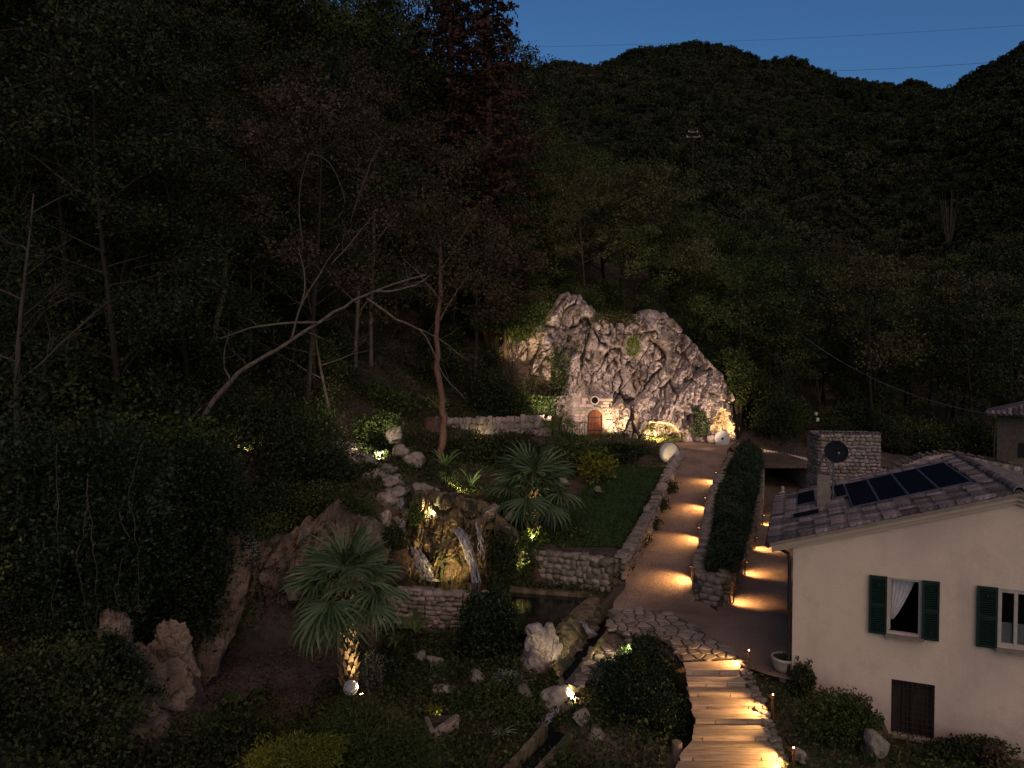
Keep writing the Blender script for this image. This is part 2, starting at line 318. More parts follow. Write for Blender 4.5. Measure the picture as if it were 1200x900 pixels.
def in_poly(X, Y, poly):
    r = np.zeros(X.shape, bool); n = len(poly)
    for i in range(n):
        x1, y1, x2, y2 = poly[i][0], poly[i][1], poly[(i + 1) % n][0], poly[(i + 1) % n][1]
        c = ((y1 > Y) != (y2 > Y)) & (X < (x2 - x1) * (Y - y1) / (y2 - y1 + 1e-12) + x1); r ^= c
    return r
def q_(*L): return [(X_(a, y), y) for a, y in L]
def g_(z, *L): return [tuple(G(a, c, z))[:2] for a, c in L]
CLAMP = [(q_((1042,14.2),(1042,17.4),(1120,16.9),(1260,15.8),(1260,13.5)), .06), (q_((225,17),(225,20.0),(300,20.6),(350,21.2),(430,22.2),(430,17)), .55), (q_((650,41.5),(650,47.2),(730,47.2),(735,41.5)), 4.36), (q_((730,41.5),(730,47.6),(870,48.2),(870,42.5),(800,41.5)), 4.0),
         (q_((598,21),(598,25.75),(655,25.25),(690,24.75),(716,24.2),(712,23.2),(690,21)), .95), (q_((448,23.4),(450,25.5),(530,25.2),(604,25.5),(604,23.4)), 1.0),
         (q_((440,20),(440,23.4),(580,23.4),(600,21),(600,20)), .12), (g_(.6, (706,722),(728,726),(674,808),(640,802)), .25), (g_(.2, (636,848),(674,862),(626,916),(583,910)), -.15)]
def H(X, Y, rough=True):
    X = np.atleast_1d(np.asarray(X, float)); Y = np.atleast_1d(np.asarray(Y, float)); z = np.full(X.shape, _W[_n])
    for i in range(_n): z -= _W[i] * np.hypot(X - CP[i, 0], Y - CP[i, 1])
    if rough:
        p = xy0(X, Y); z = z + fbm(p * .55, 4, 3) * .22 + fbm(p * .03, 3, 9) * np.clip((Y - 90) / 120, 0, 1) * 5
    for line, hw, bl in ((LAWN, 2.0, 1.0), (centre(UPPER), 1.25, .7), (centre(LOWER), 1.15, .6), (YARD, 1.3, .8)):
        d, zc = near_line(X, Y, line); w = smooth01(1 - (d - hw) / bl); z = z * (1 - w) + zc * w
    for poly, zm in CLAMP: z = np.where(in_poly(X, Y, poly), np.minimum(z, zm), z)
    z = np.where(in_poly(X, Y, POND), .3, z)
    return z
def h(x, y): return float(H(x, y)[0])

STEP = [  # py of the riser foot, z of the tread, left and right edge px
    (791,1.05,804,867),(805,.93,806,874),(817.5,.81,808,881),(831.5,.69,811,888),(848.6,.57,815,895),(868,.45,811,903),(891.5,.33,797,912),(919,.21,786,921)]
STEP_POLY = [G(800,770,1.1), G(866,770,1.1), G(925,925,.2), G(780,925,.2)]

xs = np.concatenate([np.arange(-46, -16, .8), np.arange(-16, 17, .26), np.arange(17, 62, .8)]); ys = np.concatenate([np.arange(1, 13, .6), np.arange(13, 47, .26), np.arange(47, 100, .9)])
gx, gy = np.meshgrid(xs, ys); X, Y = gx.ravel(), gy.ravel(); Z = H(X, Y)
low = np.zeros(len(X))
for E, e in ((UPPER, .35), (LOWER, .35)):
    poly = [(X_(l, y) - e, y) for y, l, r, z in E] + [(X_(r, y) + e, y) for y, l, r, z in E[::-1]]; low = np.maximum(low, in_poly(X, Y, poly) * .07)
low = np.maximum(low, in_poly(X, Y, STEP_POLY) * .3); low = np.maximum(low, (near_line(X, Y, YARD)[0] < 1.6) * .07)
yp = [G(*q, 1.12) for q in ((712,716),(735,700),(818,694),(850,718),(905,712),(940,708),(940,800),(890,796),(866,774),(800,776),(760,748))]
inside = in_poly(X, Y, yp); Z = np.where(inside, np.minimum(Z, 1.16), Z); low = np.maximum(low, inside * .1)
o = link('ground', np_mesh('ground', np.stack([X, Y, Z - low], 1), grid_faces(len(xs), len(ys))), M['soil'], smooth=True); tag(o, kind='structure')
xs = np.arange(-420, 520, 6.); ys = np.arange(97, 620, 6.); gx, gy = np.meshgrid(xs, ys); X, Y = gx.ravel(), gy.ravel()
o = link('hill', np_mesh('hill', np.stack([X, Y, H(X, Y) - .2], 1), grid_faces(len(xs), len(ys))), M['hill'], smooth=True); tag(o, kind='structure')
# wide ground sheet to the horizon, below everything
b = MB(); b.add([(-3000,-3000,-6),(3000,-3000,-6),(3000,3000,-6),(-3000,3000,-6)], [(0,1,2,3)]); tag(b.obj('outer_ground', M['hill']), kind='structure')

# ------------------------------------------------------------------ gravel paths
def ribbon(name, E, mat, nu=14, lift=.0, amp=.012, step=.18):
    E = sorted(E); yy = np.arange(E[0][0], E[-1][0], step); e = np.array(E); V = []
    for Yv in yy:
        l = np.interp(Yv, e[:, 0], e[:, 1]); r = np.interp(Yv, e[:, 0], e[:, 2]); z = np.interp(Yv, e[:, 0], e[:, 3])
        xl, xr = X_(l, Yv) - .18, X_(r, Yv) + .1
        xl += .14 * float(vnoise(np.array([[Yv * 1.3, 3.1, 0]]))[0]); xr += .08 * float(vnoise(np.array([[Yv * 1.1, 9.1, 0]]))[0])
        t = np.linspace(0, 1, nu); V.append(np.stack([xl + (xr - xl) * t, np.full(nu, Yv), z + lift - .05 * (2 * t - 1) ** 6], 1))
    V = np.concatenate(V); V[:, 2] += fbm(V * 3, 3, 5) * amp
    return tag(link(name, np_mesh(name, V, grid_faces(nu, len(yy))), mat, smooth=True), kind='structure')
ribbon('gravel_path', UPPER, M['gravel']); ribbon('garden_path', LOWER, M['gravel'], lift=.006)
poly = [G(*q, 1.12) for q in ((716,714),(735,705),(775,699),(818,699),(838,716),(856,722),(905,716),(935,712),(938,740),(936,800),(900,792),(872,782),(866,771),(850,764),(822,756),(770,742))]
b = MB(); c = Vector((sum(p.x for p in poly) / len(poly), sum(p.y for p in poly) / len(poly), 1.135))
V = [c] + [Vector((p.x, p.y, 1.135 + .012 * (1 - abs(p.x - c.x) / 3))) for p in poly]; n = len(poly)
b.add(V, [(0, 1 + i, 1 + (i + 1) % n) for i in range(n)]); tag(b.obj('gravel_yard', M['gravel']), kind='structure')

# ------------------------------------------------------------------ lawn sheet with blades
yy = np.arange(26.3, 37.4, .3); V = []
LE = np.array([(26.3,655,728),(28,652,742),(31,665,762),(34,690,779),(37.4,722,789)])
for Yv in yy:
    l, r = np.interp(Yv, LE[:, 0], LE[:, 1]), np.interp(Yv, LE[:, 0], LE[:, 2]); t = np.linspace(0, 1, 18); xx = X_(l, Yv) + (X_(r, Yv) - X_(l, Yv)) * t
    V.append(np.stack([xx, np.full(18, Yv), H(xx, np.full(18, Yv), True) + .03], 1))
V = np.concatenate(V); lawn = tag(link('lawn', np_mesh('lawn', V, grid_faces(18, len(yy))), M['lawn'], smooth=True), kind='structure')
n = 26000; Yv = R.uniform(26.3, 37.3, n); l = np.interp(Yv, LE[:, 0], LE[:, 1]) - 3; r = np.interp(Yv, LE[:, 0], LE[:, 2]) + 3; Xv = ((l + (r - l) * R.uniform(0, 1, n)) - 600) / FPX * Yv
B = np.stack([Xv, Yv, H(Xv, Yv) + .02], 1); V, F = strand_arrays(B, np.array((0, 0, 1.)) + R.normal(size=(n, 3)) * .45, .13, .012, .35, 2)
o = link('grass', np_mesh('grass', V, F), M['grass']); tag(o, 'short clipped grass of the sloping lawn beside the gravel path', 'grass', kind='stuff')

# ------------------------------------------------------------------ flagstones (each its own piece of the paving)
def clip(poly, p, nrm):
    out = []
    for i in range(len(poly)):
        a, c = poly[i], poly[(i + 1) % len(poly)]; da = (a[0] - p[0]) * nrm[0] + (a[1] - p[1]) * nrm[1]; dc = (c[0] - p[0]) * nrm[0] + (c[1] - p[1]) * nrm[1]
        if da <= 0: out.append(a)
        if da * dc < 0: t = da / (da - dc); out.append((a[0] + (c[0] - a[0]) * t, a[1] + (c[1] - a[1]) * t))
    return out
def flagging(name, outline, z, spacing, seed, gap=.03, zfun=None):
    rg = random.Random(seed); xs_ = [p[0] for p in outline]; ys_ = [p[1] for p in outline]; pts = []
    y = min(ys_) - spacing
    while y < max(ys_) + spacing:
        x = min(xs_) - spacing
        while x < max(xs_) + spacing: pts.append((x + rg.uniform(-.4, .4) * spacing, y + rg.uniform(-.4, .4) * spacing)); x += spacing
        y += spacing
    root = empty(name, (0, 0, 0)); tag(root, kind='structure')
    bed = MB(); bed.add([(p[0], p[1], (zfun(p[0], p[1]) if zfun else z) + .002) for p in outline], [tuple(range(len(outline)))]); bed.obj('mortar_bed', M['mortar'], root)
    for q in pts:
        if not in_poly(np.array([q[0]]), np.array([q[1]]), outline)[0]: continue
        cell = [(q[0] + dx * spacing * 1.2, q[1] + dy * spacing * 1.2) for dx, dy in ((-1,-1),(1,-1),(1,1),(-1,1))]
        for w in pts:
            if w is q or abs(w[0] - q[0]) > 3 * spacing or abs(w[1] - q[1]) > 3 * spacing: continue
            d = math.hypot(w[0] - q[0], w[1] - q[1]); nr = ((w[0] - q[0]) / d, (w[1] - q[1]) / d)
            cell = clip(cell, ((q[0] + w[0]) / 2 - nr[0] * gap, (q[1] + w[1]) / 2 - nr[1] * gap), nr)
            if len(cell) < 3: break
        if len(cell) < 3: continue
        zz = (zfun(*q) if zfun else z) + rg.uniform(.012, .03); n = len(cell); b = MB()
        cx, cy = sum(c[0] for c in cell) / n, sum(c[1] for c in cell) / n
        top = [(cx + (c[0] - cx) * .94, cy + (c[1] - cy) * .94, zz) for c in cell]; side = [(c[0], c[1], zz - .012) for c in cell]; bot = [(c[0], c[1], zz - .06) for c in cell]
        F = [tuple(range(n))] + [(n + i, n + (i + 1) % n, (i + 1) % n, i) for i in range(n)] + [(2 * n + i, 2 * n + (i + 1) % n, n + (i + 1) % n, n + i) for i in range(n)]
        b.add(top + side + bot, F).obj('flagstone', M['flag'], root)
    return root
ol = [tuple(G(*q, 1.15))[:2] for q in ((712,718),(735,709),(762,711),(792,721),(824,740),(850,757),(868,772),(798,775),(786,757),(765,745),(740,752),(718,738))]
flagging('stone_paving', ol, 1.15, .33, 3)
ol = [tuple(G(*q, .85))[:2] for q in ((722,735),(735,745),(728,765),(706,790),(676,806),(662,800),(690,765))]
flagging('stone_landing', ol, .85, .34, 5)

# ------------------------------------------------------------------ timber steps: every step a tread of planks and a riser
st = empty('timber_steps', G(835, 830, .6)); tag(st, 'flight of pale timber plank steps lit warmly beside the leafy mound', 'steps'); off = -Vector(st.location)
prevL, prevR = G(802, 776, 1.17), G(868, 773, 1.17)
for i, (py, zt, l, r) in enumerate(STEP):
    zt2 = zt + .12; dzpx = .12 * FPX / 17
    fl, fr = G(l, py - dzpx, zt2), G(r, py - dzpx, zt2)                      # front top edge of this tread
    bl, br = Vector((prevL.x - .02, prevL.y, zt2)), Vector((prevR.x + .0, prevR.y, zt2))
    k = 2; tr = empty('step', (0, 0, 0)); tr.parent = st
    for j in range(k):
        a0, a1 = j / k, (j + 1) / k - .012
        q = [bl.lerp(fl, a0), br.lerp(fr, a0), br.lerp(fr, a1), bl.lerp(fl, a1)]; dz = rnd.uniform(-.006, .006); b = MB()
        top = [Vector((p.x + rnd.uniform(-.02, .02), p.y, zt2 + dz)) for p in q]
        b.add([p + off for p in top] + [p + off - Vector((0, 0, .045)) for p in top], [(3,2,1,0),(4,5,6,7),(0,1,5,4),(1,2,6,5),(2,3,7,6),(3,0,4,7)]).obj('plank', M['wood'], tr)
    cuts = sorted([0, 1] + [rnd.uniform(.12, .35), rnd.uniform(.6, .9)])
    for a0, a1 in zip(cuts[:-1], cuts[1:]):
        pa, pb = fl.lerp(fr, a0 + .006), fl.lerp(fr, a1 - .006); d = Vector((0, .05, 0)); b = MB(); lo = Vector((0, 0, -.14)); tp = Vector((0, .015, -.047))
        q = [pa + tp, pb + tp, pb + tp + d, pa + tp + d]
        b.add([p + off for p in q] + [p + lo + off for p in q], [(3,2,1,0),(4,5,6,7),(0,1,5,4),(1,2,6,5),(2,3,7,6),(3,0,4,7)]).obj('riser', M['wood'], tr)
    prevL, prevR = Vector((fl.x, fl.y + .01, 0)), Vector((fr.x, fr.y + .01, 0))
# edging of rough stones along the right of the steps
ed = empty('stone_edging', G(890, 820, .7)); tag(ed, 'rough stone edging glowing beside the timber steps', 'edging')
# ------------------------------------------------------------------ stones and boulders (shared meshes)
import bmesh
def stone_mesh(seed, rounding=.36, jit=.12):
    rg = random.Random(seed); bm = bmesh.new(); bmesh.ops.create_cube(bm, size=1); bmesh.ops.subdivide_edges(bm, edges=bm.edges[:], cuts=1, use_grid_fill=True)
    for v in bm.verts:
        c = v.co.copy(); s = c.normalized() * .56; v.co = c.lerp(s, rounding) + Vector([rg.uniform(-jit, jit) for _ in range(3)])
    me = bpy.data.meshes.new('stone'); bm.to_mesh(me); bm.free(); me.polygons.foreach_set('use_smooth', [True] * len(me.polygons)); return me
def boulder_mesh(seed, sub=3, amp=.3, scale=1.4, name='boulder'):
    bm = bmesh.new(); bmesh.ops.create_icosphere(bm, subdivisions=sub, radius=.5)
    p = np.array([v.co[:] for v in bm.verts]); rn = np.random.default_rng(seed * 7 + 1)
    for k in range(16):
        nv = rn.normal(size=3); nv /= np.linalg.norm(nv); d = rn.uniform(.26, .43); s = p @ nv; p = p - np.clip(s - d, 0, None)[:, None] * nv * .93
    n = fbm(p * scale + seed * 3.7, 2, seed) * .28 + fbm(p * scale * 2.5 + seed, 4, seed + 5, ridged=True) * amp * .22
    p = p * (1 + n)[:, None] * 1.15
    for v, c in zip(bm.verts, p): v.co = c
    me = bpy.data.meshes.new(name); bm.to_mesh(me); bm.free(); me.polygons.foreach_set('use_smooth', [True] * len(me.polygons)); return me
def meshset(n, mat, f, **k):
    L = []
    for i in range(n): me = f(i + 1, **k); me.materials.append(mat); L.append(me)
    return L
ST_WALL = meshset(8, M['stone'], stone_mesh); ST_TOWER = meshset(8, M['tstone'], stone_mesh, rounding=.25, jit=.06)
BOULD = meshset(6, M['rock'], boulder_mesh, sub=4); BOULDM = meshset(3, M['moss'], boulder_mesh, sub=4); BOULDC = meshset(3, M['cliff'], boulder_mesh, sub=5)

def mat_loc(loc, rz, sc, tilt=(0, 0)):
    return Matrix.Translation(loc) @ Matrix.Rotation(rz, 4, 'Z') @ Matrix.Rotation(tilt[0], 4, 'X') @ Matrix.Rotation(tilt[1], 4, 'Y') @ Matrix.Diagonal((*sc, 1))
def pieces(name, parent, items, limit=290, stuff='rubble'):
    """items: (mesh, world matrix); nearest ones become parts, the rest one mass"""
    inv = Matrix.Translation(-Vector(parent.location)); cp_ = Vector((0, 0, CAMZ))
    items = sorted(items, key=lambda it: (it[1].translation - cp_).length)
    for me, m in items[:limit]:
        o = bpy.data.objects.new(name, me); COL.objects.link(o); o.parent = parent; o.matrix_local = inv @ m
    if len(items) > limit:
        VV = []
        for me, m in items[limit:]:
            v = np.empty(len(me.vertices) * 3); me.vertices.foreach_get('co', v); v = v.reshape(-1, 3); mm = np.array(inv @ m)
            f = np.array([tuple(p.vertices) for p in me.polygons]); VV.append((v @ mm[:3, :3].T + mm[:3, 3], f))
        V, F = cat_arrays(VV); o = link(name + '_mass', np_mesh(name + '_mass', V, F), items[0][0].materials[0], parent, smooth=True); o['kind'] = 'stuff'
def resample(line, step):
    L = [Vector(p) for p in line]; out = []
    for a, b in zip(L[:-1], L[1:]):
        n = max(1, int((b.xy - a.xy).length / step))
        out += [a.lerp(b, i / n) for i in range(n)]
    return out + [L[-1]]
def stone_wall(name, label, line, thick, rowh=.2, ln=.3, sides=(1,), core=None, meshes=None, seed=1, cap=True, ragged=.06, cat='wall'):
    """line: (x, y, z_base, z_top) along the wall; sides: +1 left of the run, -1 right of it"""
    rg = random.Random(seed); meshes = meshes or ST_WALL; core = core or M['mortar']
    l4 = [np.array(p, float) for p in line]; root = empty(name, (l4[0][0], l4[0][1], l4[0][2])); tag(root, label, cat); off = Vector(root.location)
    b = MB(); ring = []
    for i, p in enumerate(l4):
        t = (l4[min(i + 1, len(l4) - 1)] - l4[max(i - 1, 0)])[:2]; t = t / np.linalg.norm(t); nrm = np.array((-t[1], t[0])) * (thick / 2 - .05)
        ring.append([(p[0] + nrm[0], p[1] + nrm[1], p[2] - .3), (p[0] - nrm[0], p[1] - nrm[1], p[2] - .3), (p[0] - nrm[0], p[1] - nrm[1], p[3] - .05), (p[0] + nrm[0], p[1] + nrm[1], p[3] - .05)])
    V = [Vector(q) - off for r in ring for q in r]; n = len(ring)
    F = [(4*i + k, 4*i + (k + 1) % 4, 4*(i + 1) + (k + 1) % 4, 4*(i + 1) + k) for i in range(n - 1) for k in range(4)] + [(3,2,1,0), (4*n-4, 4*n-3, 4*n-2, 4*n-1)]
    b.add(V, F).obj('wall_core', core, root); items = []
    seg = [(l4[i], l4[i + 1]) for i in range(n - 1)]; tot = [np.linalg.norm((q - p)[:2]) for p, q in seg]; Lt = sum(tot)
    def at(s):
        s = max(0, min(Lt - 1e-6, s))
        for (p, q), d in zip(seg, tot):
            if s <= d: return p + (q - p) * (s / d), (q - p)[:2] / d
            s -= d
        return q, (q - p)[:2] / d
    hmax = max(p[3] - p[2] for p in l4); rows = int(hmax / rowh) + 1
    for side in sides:
        for r in range(rows):
            s = rg.uniform(-.1, .1)
            while s < Lt:
                L = ln * rg.uniform(.6, 1.4); p, t = at(s + L / 2); zc = p[2] + (r + .5) * rowh + rg.uniform(-.03, .03)
                if zc + rowh * .3 < p[3] + ragged:
                    nr = np.array((-t[1], t[0])) * side; hh = rowh * rg.uniform(.85, 1.25); dep = rg.uniform(.16, .24)
                    c = (p[0] + nr[0] * (thick / 2 - .06 + rg.uniform(-.02, .03)), p[1] + nr[1] * (thick / 2 - .06 + rg.uniform(-.02, .03)), zc)
                    items.append((rg.choice(meshes), mat_loc(c, math.atan2(t[1], t[0]) + rg.uniform(-.1, .1), (L * 1.0, dep, hh), (rg.uniform(-.1, .1), rg.uniform(-.12, .12)))))
                s += L
    if cap:
        s = 0
        while s < Lt:
            L = ln * rg.uniform(.8, 1.6); p, t = at(s + L / 2)
            items.append((rg.choice(meshes), mat_loc((p[0], p[1], p[3] + rg.uniform(-.05, .04)), math.atan2(t[1], t[0]) + rg.uniform(-.2, .2), (L * 1.02, thick * rg.uniform(.85, 1.1), rowh * .8), (rg.uniform(-.12, .12), rg.uniform(-.12, .12))))); s += L
    pieces('stone', root, items); return root
def W4(px, Y, zb, zt): return (X_(px, Y), Y, zb, zt)

# low wall between lawn and gravel path, then round the corner behind the pond
stone_wall('lawn_wall', 'low dry stone wall edging the lawn all along the gravel path', [W4(798,40.5,3.5,3.95), W4(789,37.4,3.25,3.8), W4(775,33,2.65,3.2), W4(762,29.5,2.2,2.8), W4(744,26.4,1.75,2.4), W4(727,24.6,1.45,2.15)], .4, .17, .26, sides=(1, -1), seed=3)
stone_wall('pond_back_wall', 'chunky dry stone retaining wall standing over the dark pond', [W4(718,24.35,1.15,2.15), W4(690,24.9,1.05,2.15), W4(655,25.4,1.05,2.1), W4(618,25.9,1.05,2.1)], .5, .2, .26, sides=(1,), seed=4, ragged=.12)
# wall round the planted strip between the two paths: beside the path, its blunt end, beside the garden path
stone_wall('planter_wall', 'dry stone wall round the planted strip between the two paths', [W4(866,41,3.6,4.05), W4(856,37,3.2,3.7), W4(843,34,2.8,3.3), W4(835,31,2.4,2.9), W4(828,26.5,1.8,2.35), W4(821,24,1.3,2.05), W4(824,23.3,1.1,2.0), W4(846,23.0,1.02,1.95), W4(852,23.6,1.02,2.0), W4(864,26.5,1.0,2.3), W4(875,30,1.0,2.75), W4(885,34,1.0,3.1), W4(890,37,1.0,3.35)], .38, .19, .27, sides=(-1,), seed=6)
b = MB(); VV = []
for (pl, Yl, zl), (pr, Yr, zr) in zip([(866,41,3.95),(856,37,3.6),(843,34,3.2),(835,31,2.8),(828,26.5,2.28),(822,23.6,1.95)], [(892,41,3.5),(890,37,3.3),(885,34,3.0),(875,30,2.7),(864,26.5,2.25),(848,23.2,1.9)]):
    VV += [(X_(pl, Yl), Yl, zl), ((X_(pl, Yl) + X_(pr, Yr)) / 2, (Yl + Yr) / 2, (zl + zr) / 2 + .12), (X_(pr, Yr), Yr, zr)]
b.add(VV, [tuple(int(i) for i in f) for f in grid_faces(3, 6)]); tag(b.obj('planting_bed', M['soil']), kind='structure')
# terrace wall under the woods
stone_wall('terrace_wall', 'long rough retaining wall under the wooded slope behind the palm', [W4(484,39.6,4.5,5.75), W4(530,39.8,4.5,5.75), W4(580,40.2,4.5,5.75), W4(642,40.8,4.55,5.8)], .5, .36, .25, sides=(-1,), seed=8, ragged=.16, meshes=meshset(6, M['tstone'], stone_mesh, rounding=.4, jit=.15))

# ------------------------------------------------------------------ cliff with caves
def rock_face(name, x0, x1, nx, topf, zb, nz, yf, mat, seed, amp=1.0, back=3.0, diag=.45, fq=1.0):
    u = np.linspace(x0, x1, nx); v = np.linspace(0, 1, nz); gu, gv = np.meshgrid(u, v); x = gu.ravel(); t = gv.ravel(); zt = topf(x); z = zb + (zt - zb) * t; x_, z_ = x, z; x, z = x * fq, z * fq
    def facets(cx_, cz_, sd, tilt, off, rot, groove=0., gw=.12):
        c_, s_ = math.cos(rot), math.sin(rot); u_ = (x * c_ + z * s_) / cx_; w_ = (z * c_ - x * s_) / cz_; wp = np.stack([u_ * 1.3, w_ * 1.3, 0 * x + sd], 1); u_ = u_ + fbm(wp, 3, sd + 40) * .13; w_ = w_ + fbm(wp + 7.7, 3, sd + 41) * .13
        iu, iw = np.floor(u_).astype(np.int64), np.floor(w_).astype(np.int64); best = np.full(len(x), 9e9); sec = np.full(len(x), 9e9); val = np.zeros(len(x)); zero = np.zeros(len(x), np.int64)
        for a_ in (-1, 0, 1):
            for b_ in (-1, 0, 1):
                pu = iu + a_ + _hash(iu + a_, iw + b_, zero, sd); pw = iw + b_ + _hash(iu + a_, iw + b_, zero, sd + 1); dd = np.hypot(u_ - pu, w_ - pw)
                v_ = (_hash(iu + a_, iw + b_, zero, sd + 2) - .5) * off + (u_ - pu) * (_hash(iu + a_, iw + b_, zero, sd + 3) - .5) * tilt + (w_ - pw) * (_hash(iu + a_, iw + b_, zero, sd + 4) - .65) * tilt
                m_ = dd < best; sec = np.where(m_, best, np.minimum(sec, dd)); best = np.where(m_, dd, best); val = np.where(m_, v_, val)
        return val - groove * np.exp(-((sec - best) / gw) ** 2) * (.35 + .65 * smooth01(vnoise(wp * .8, sd + 50) * 1.5 + .5))
    q = np.stack([x * .55 + z * diag * .5, z * .38 - x * .12, np.full_like(x, seed)], 1); q += fbm(q * 1.1, 2, seed)[:, None] * .45
    d = facets(1.7, 3.9, seed + 55, 1.5, 1.0, -diag * .6, .6, .07) + facets(.7, 2.2, seed + 60, .95, .55, -diag * 1.0, .38, .09) + facets(.36, .75, seed + 70, .42, .24, -diag * 1.2, .12, .1) + facets(.17, .3, seed + 80, .16, .10, -diag) + fbm(q, 3, seed + 1, ridged=True) * .07 + fbm(np.stack([x * 1.7 + z * diag, z * .45, 0 * x], 1), 4, seed + 2, ridged=True) * .12 + fbm(np.stack([x * 2.2, z * 2.2, 0 * x], 1), 5, seed + 3, gain=.6) * .13
    d = d + fbm(np.stack([x * 4.5 + z * diag * 2, z * 3.2, 0 * x], 1), 4, seed + 9, gain=.6, ridged=True) * .07 + 0
    crack = np.clip(1 - np.abs(vnoise(q * 1.9 + 5.3, seed + 7)) * 7, 0, 1) * .16
    x, z = x_, z_; y, keep = yf(x, z); y = y - (d - crack) * amp * keep
    x = x + fbm(np.stack([x, z, x * 0 + 4], 1) * .9, 3, seed + 4) * .2 * keep; z = z + fbm(np.stack([x, z, x * 0 + 8], 1) * .8, 3, seed + 6) * .18 * keep * smooth01(t * 6)
    V = np.stack([x, y, z], 1); last = V[-nx:]; rows = [V]
    for k in range(1, 5): e = last.copy(); e[:, 1] += back * k / 4; e[:, 2] += .35 * k - .1 * k * k; rows.append(e)
    return np_mesh(name, np.concatenate(rows), grid_faces(nx, nz + 4))
CT = np.array([(574,425),(586,402),(610,400),(634,382),(652,360),(664,340),(680,350),(692,366),(715,374),(740,376),(765,370),(790,384),(812,404),(835,425),(852,440),(862,462),(866,500),(870,515)], float)
CTX, CTZ = X_(CT[:, 0], 46.5), CAMZ - (CT[:, 1] - HOR) * 46.5 / FPX
CAVES = [(X_(774, 45), 4.05, 1.35, 1.28, 1.5), (X_(846, 45.5), 4.55, .62, 1.55, 1.3)]
DOORX, DOORY, DOORZ = X_(697, 44.9), 44.9, 4.38
def cliff_y(x, z):
    y = np.interp(x, X_(np.array([575, 600, 640, 690, 740, 800, 848, 862, 872]), 45.5), [46.6, 46, 45.7, 45.3, 45.0, 44.9, 45.6, 46.2, 48.5]) + .2 * (z - 4) - .55 * np.exp(-((z - 7.2) / 1.6) ** 2)
    keep = np.ones_like(x)
    m = smooth01((1.6 - np.maximum(np.abs(x - DOORX + .1) / 1.0, np.abs(z - 5.4) / 1.25)) / .5); y = y * (1 - m) + DOORY * m; keep *= 1 - .93 * m
    y = y + .6 * ((np.abs(x - DOORX) < .56) & (z < DOORZ + 1.75))
    for cx, cz, a, bb, dep in CAVES:
        r = np.hypot((x - cx) / a, (z - cz) / bb); m = smooth01((1.08 - r) / .3); y = y + dep * m; keep *= 1 - .45 * m
    return y, keep
me = rock_face('cliff', X_(574, 46), X_(869, 46.2), 430, lambda x: np.interp(x, CTX, CTZ) + .24 * fbm(np.stack([x * 1.3, x * 0, x * 0], 1), 4, 4, gain=.65), 3.0, 280, cliff_y, M['cliff'], 11, 1.1)
tag(link('cliff', me, M['cliff'], smooth=True), kind='structure')

# door in the cliff, with its stone arch
dr = empty('arched_door', (DOORX, DOORY - .06, DOORZ)); tag(dr, 'small arched reddish wooden door set into the rock face', 'door')
hw, hs = .46, 1.2
def arch(r, hs, n=12): return [(-r, 0)] + [(r * -math.cos(math.pi * k / n), hs + r * math.sin(math.pi * k / n)) for k in range(n + 1)] + [(r, 0)]
b = MB(); a, c = arch(hw + .2, hs), arch(hw, hs); n = len(a)
V = [(p[0], -.16, p[1]) for p in a] + [(p[0], -.16, p[1]) for p in c] + [(p[0], .25, p[1]) for p in a] + [(p[0], .25, p[1]) for p in c]
b.add(V, [(i, i + 1, n + i + 1, n + i) for i in range(n - 1)] + [(2*n + i, i, i + 1, 2*n + i + 1)[::-1] for i in range(n - 1)] + [(n + i, n + i + 1, 3*n + i + 1, 3*n + i) for i in range(n - 1)]); b.obj('stone_arch', M['tstone'], dr)
for k in range(4):                                                                # upright planks cut to the arch
    x0, x1 = -hw + k * hw / 2 + .006, -hw + (k + 1) * hw / 2 - .006
    top = [(x0 + (x1 - x0) * i / 4, hs + math.sqrt(max(0, hw * hw - (x0 + (x1 - x0) * i / 4) ** 2))) for i in range(5)]
    po = [(x0, 0)] + top + [(x1, 0)]; po = [po[0]] + po[1:-1] + [po[-1]]; n = len(po)
    b = MB(); b.add([(p[0], .0, p[1]) for p in po] + [(p[0], .06, p[1]) for p in po], [tuple(range(n)), tuple(range(2*n - 1, n - 1, -1))] + [(i, n + i, n + (i + 1) % n, (i + 1) % n) for i in range(n)]); b.obj('plank', M['door'], dr)
b = MB(); b.box((0, -.02, .35), (hw * 1.9, .03, .06)).box((0, -.02, 1.15), (hw * 1.9, .03, .06)); b.obj('hinge_strap', M['iron'], dr)
b = MB(); b.lathe([(.02, 0), (.035, .02), (.035, .05), (.0, .06)], 8, M=Matrix.Translation((.06, -.01, .78)) @ Matrix.Rotation(math.pi / 2, 4, 'X')); b.obj('handle', M['iron'], dr)
MX = Matrix.Rotation(math.pi / 2, 4, 'X')
b = MB(); b.lathe([(.21, 0), (.28, 0), (.28, .14), (.21, .14), (.21, .0)], 20, M=MX)
rw = empty('round_window', (DOORX, DOORY - .02, CAMZ - (469 - HOR) * 44.9 / FPX)); tag(rw, 'small round window with dark glass above the arched door', 'window'); b.obj('frame', M['tstone'], rw)
b = MB(); b.lathe([(.0, .03), (.212, .03), (.212, .05), (0, .05)], 20, M=MX); b.obj('pane', M['panel'], rw)
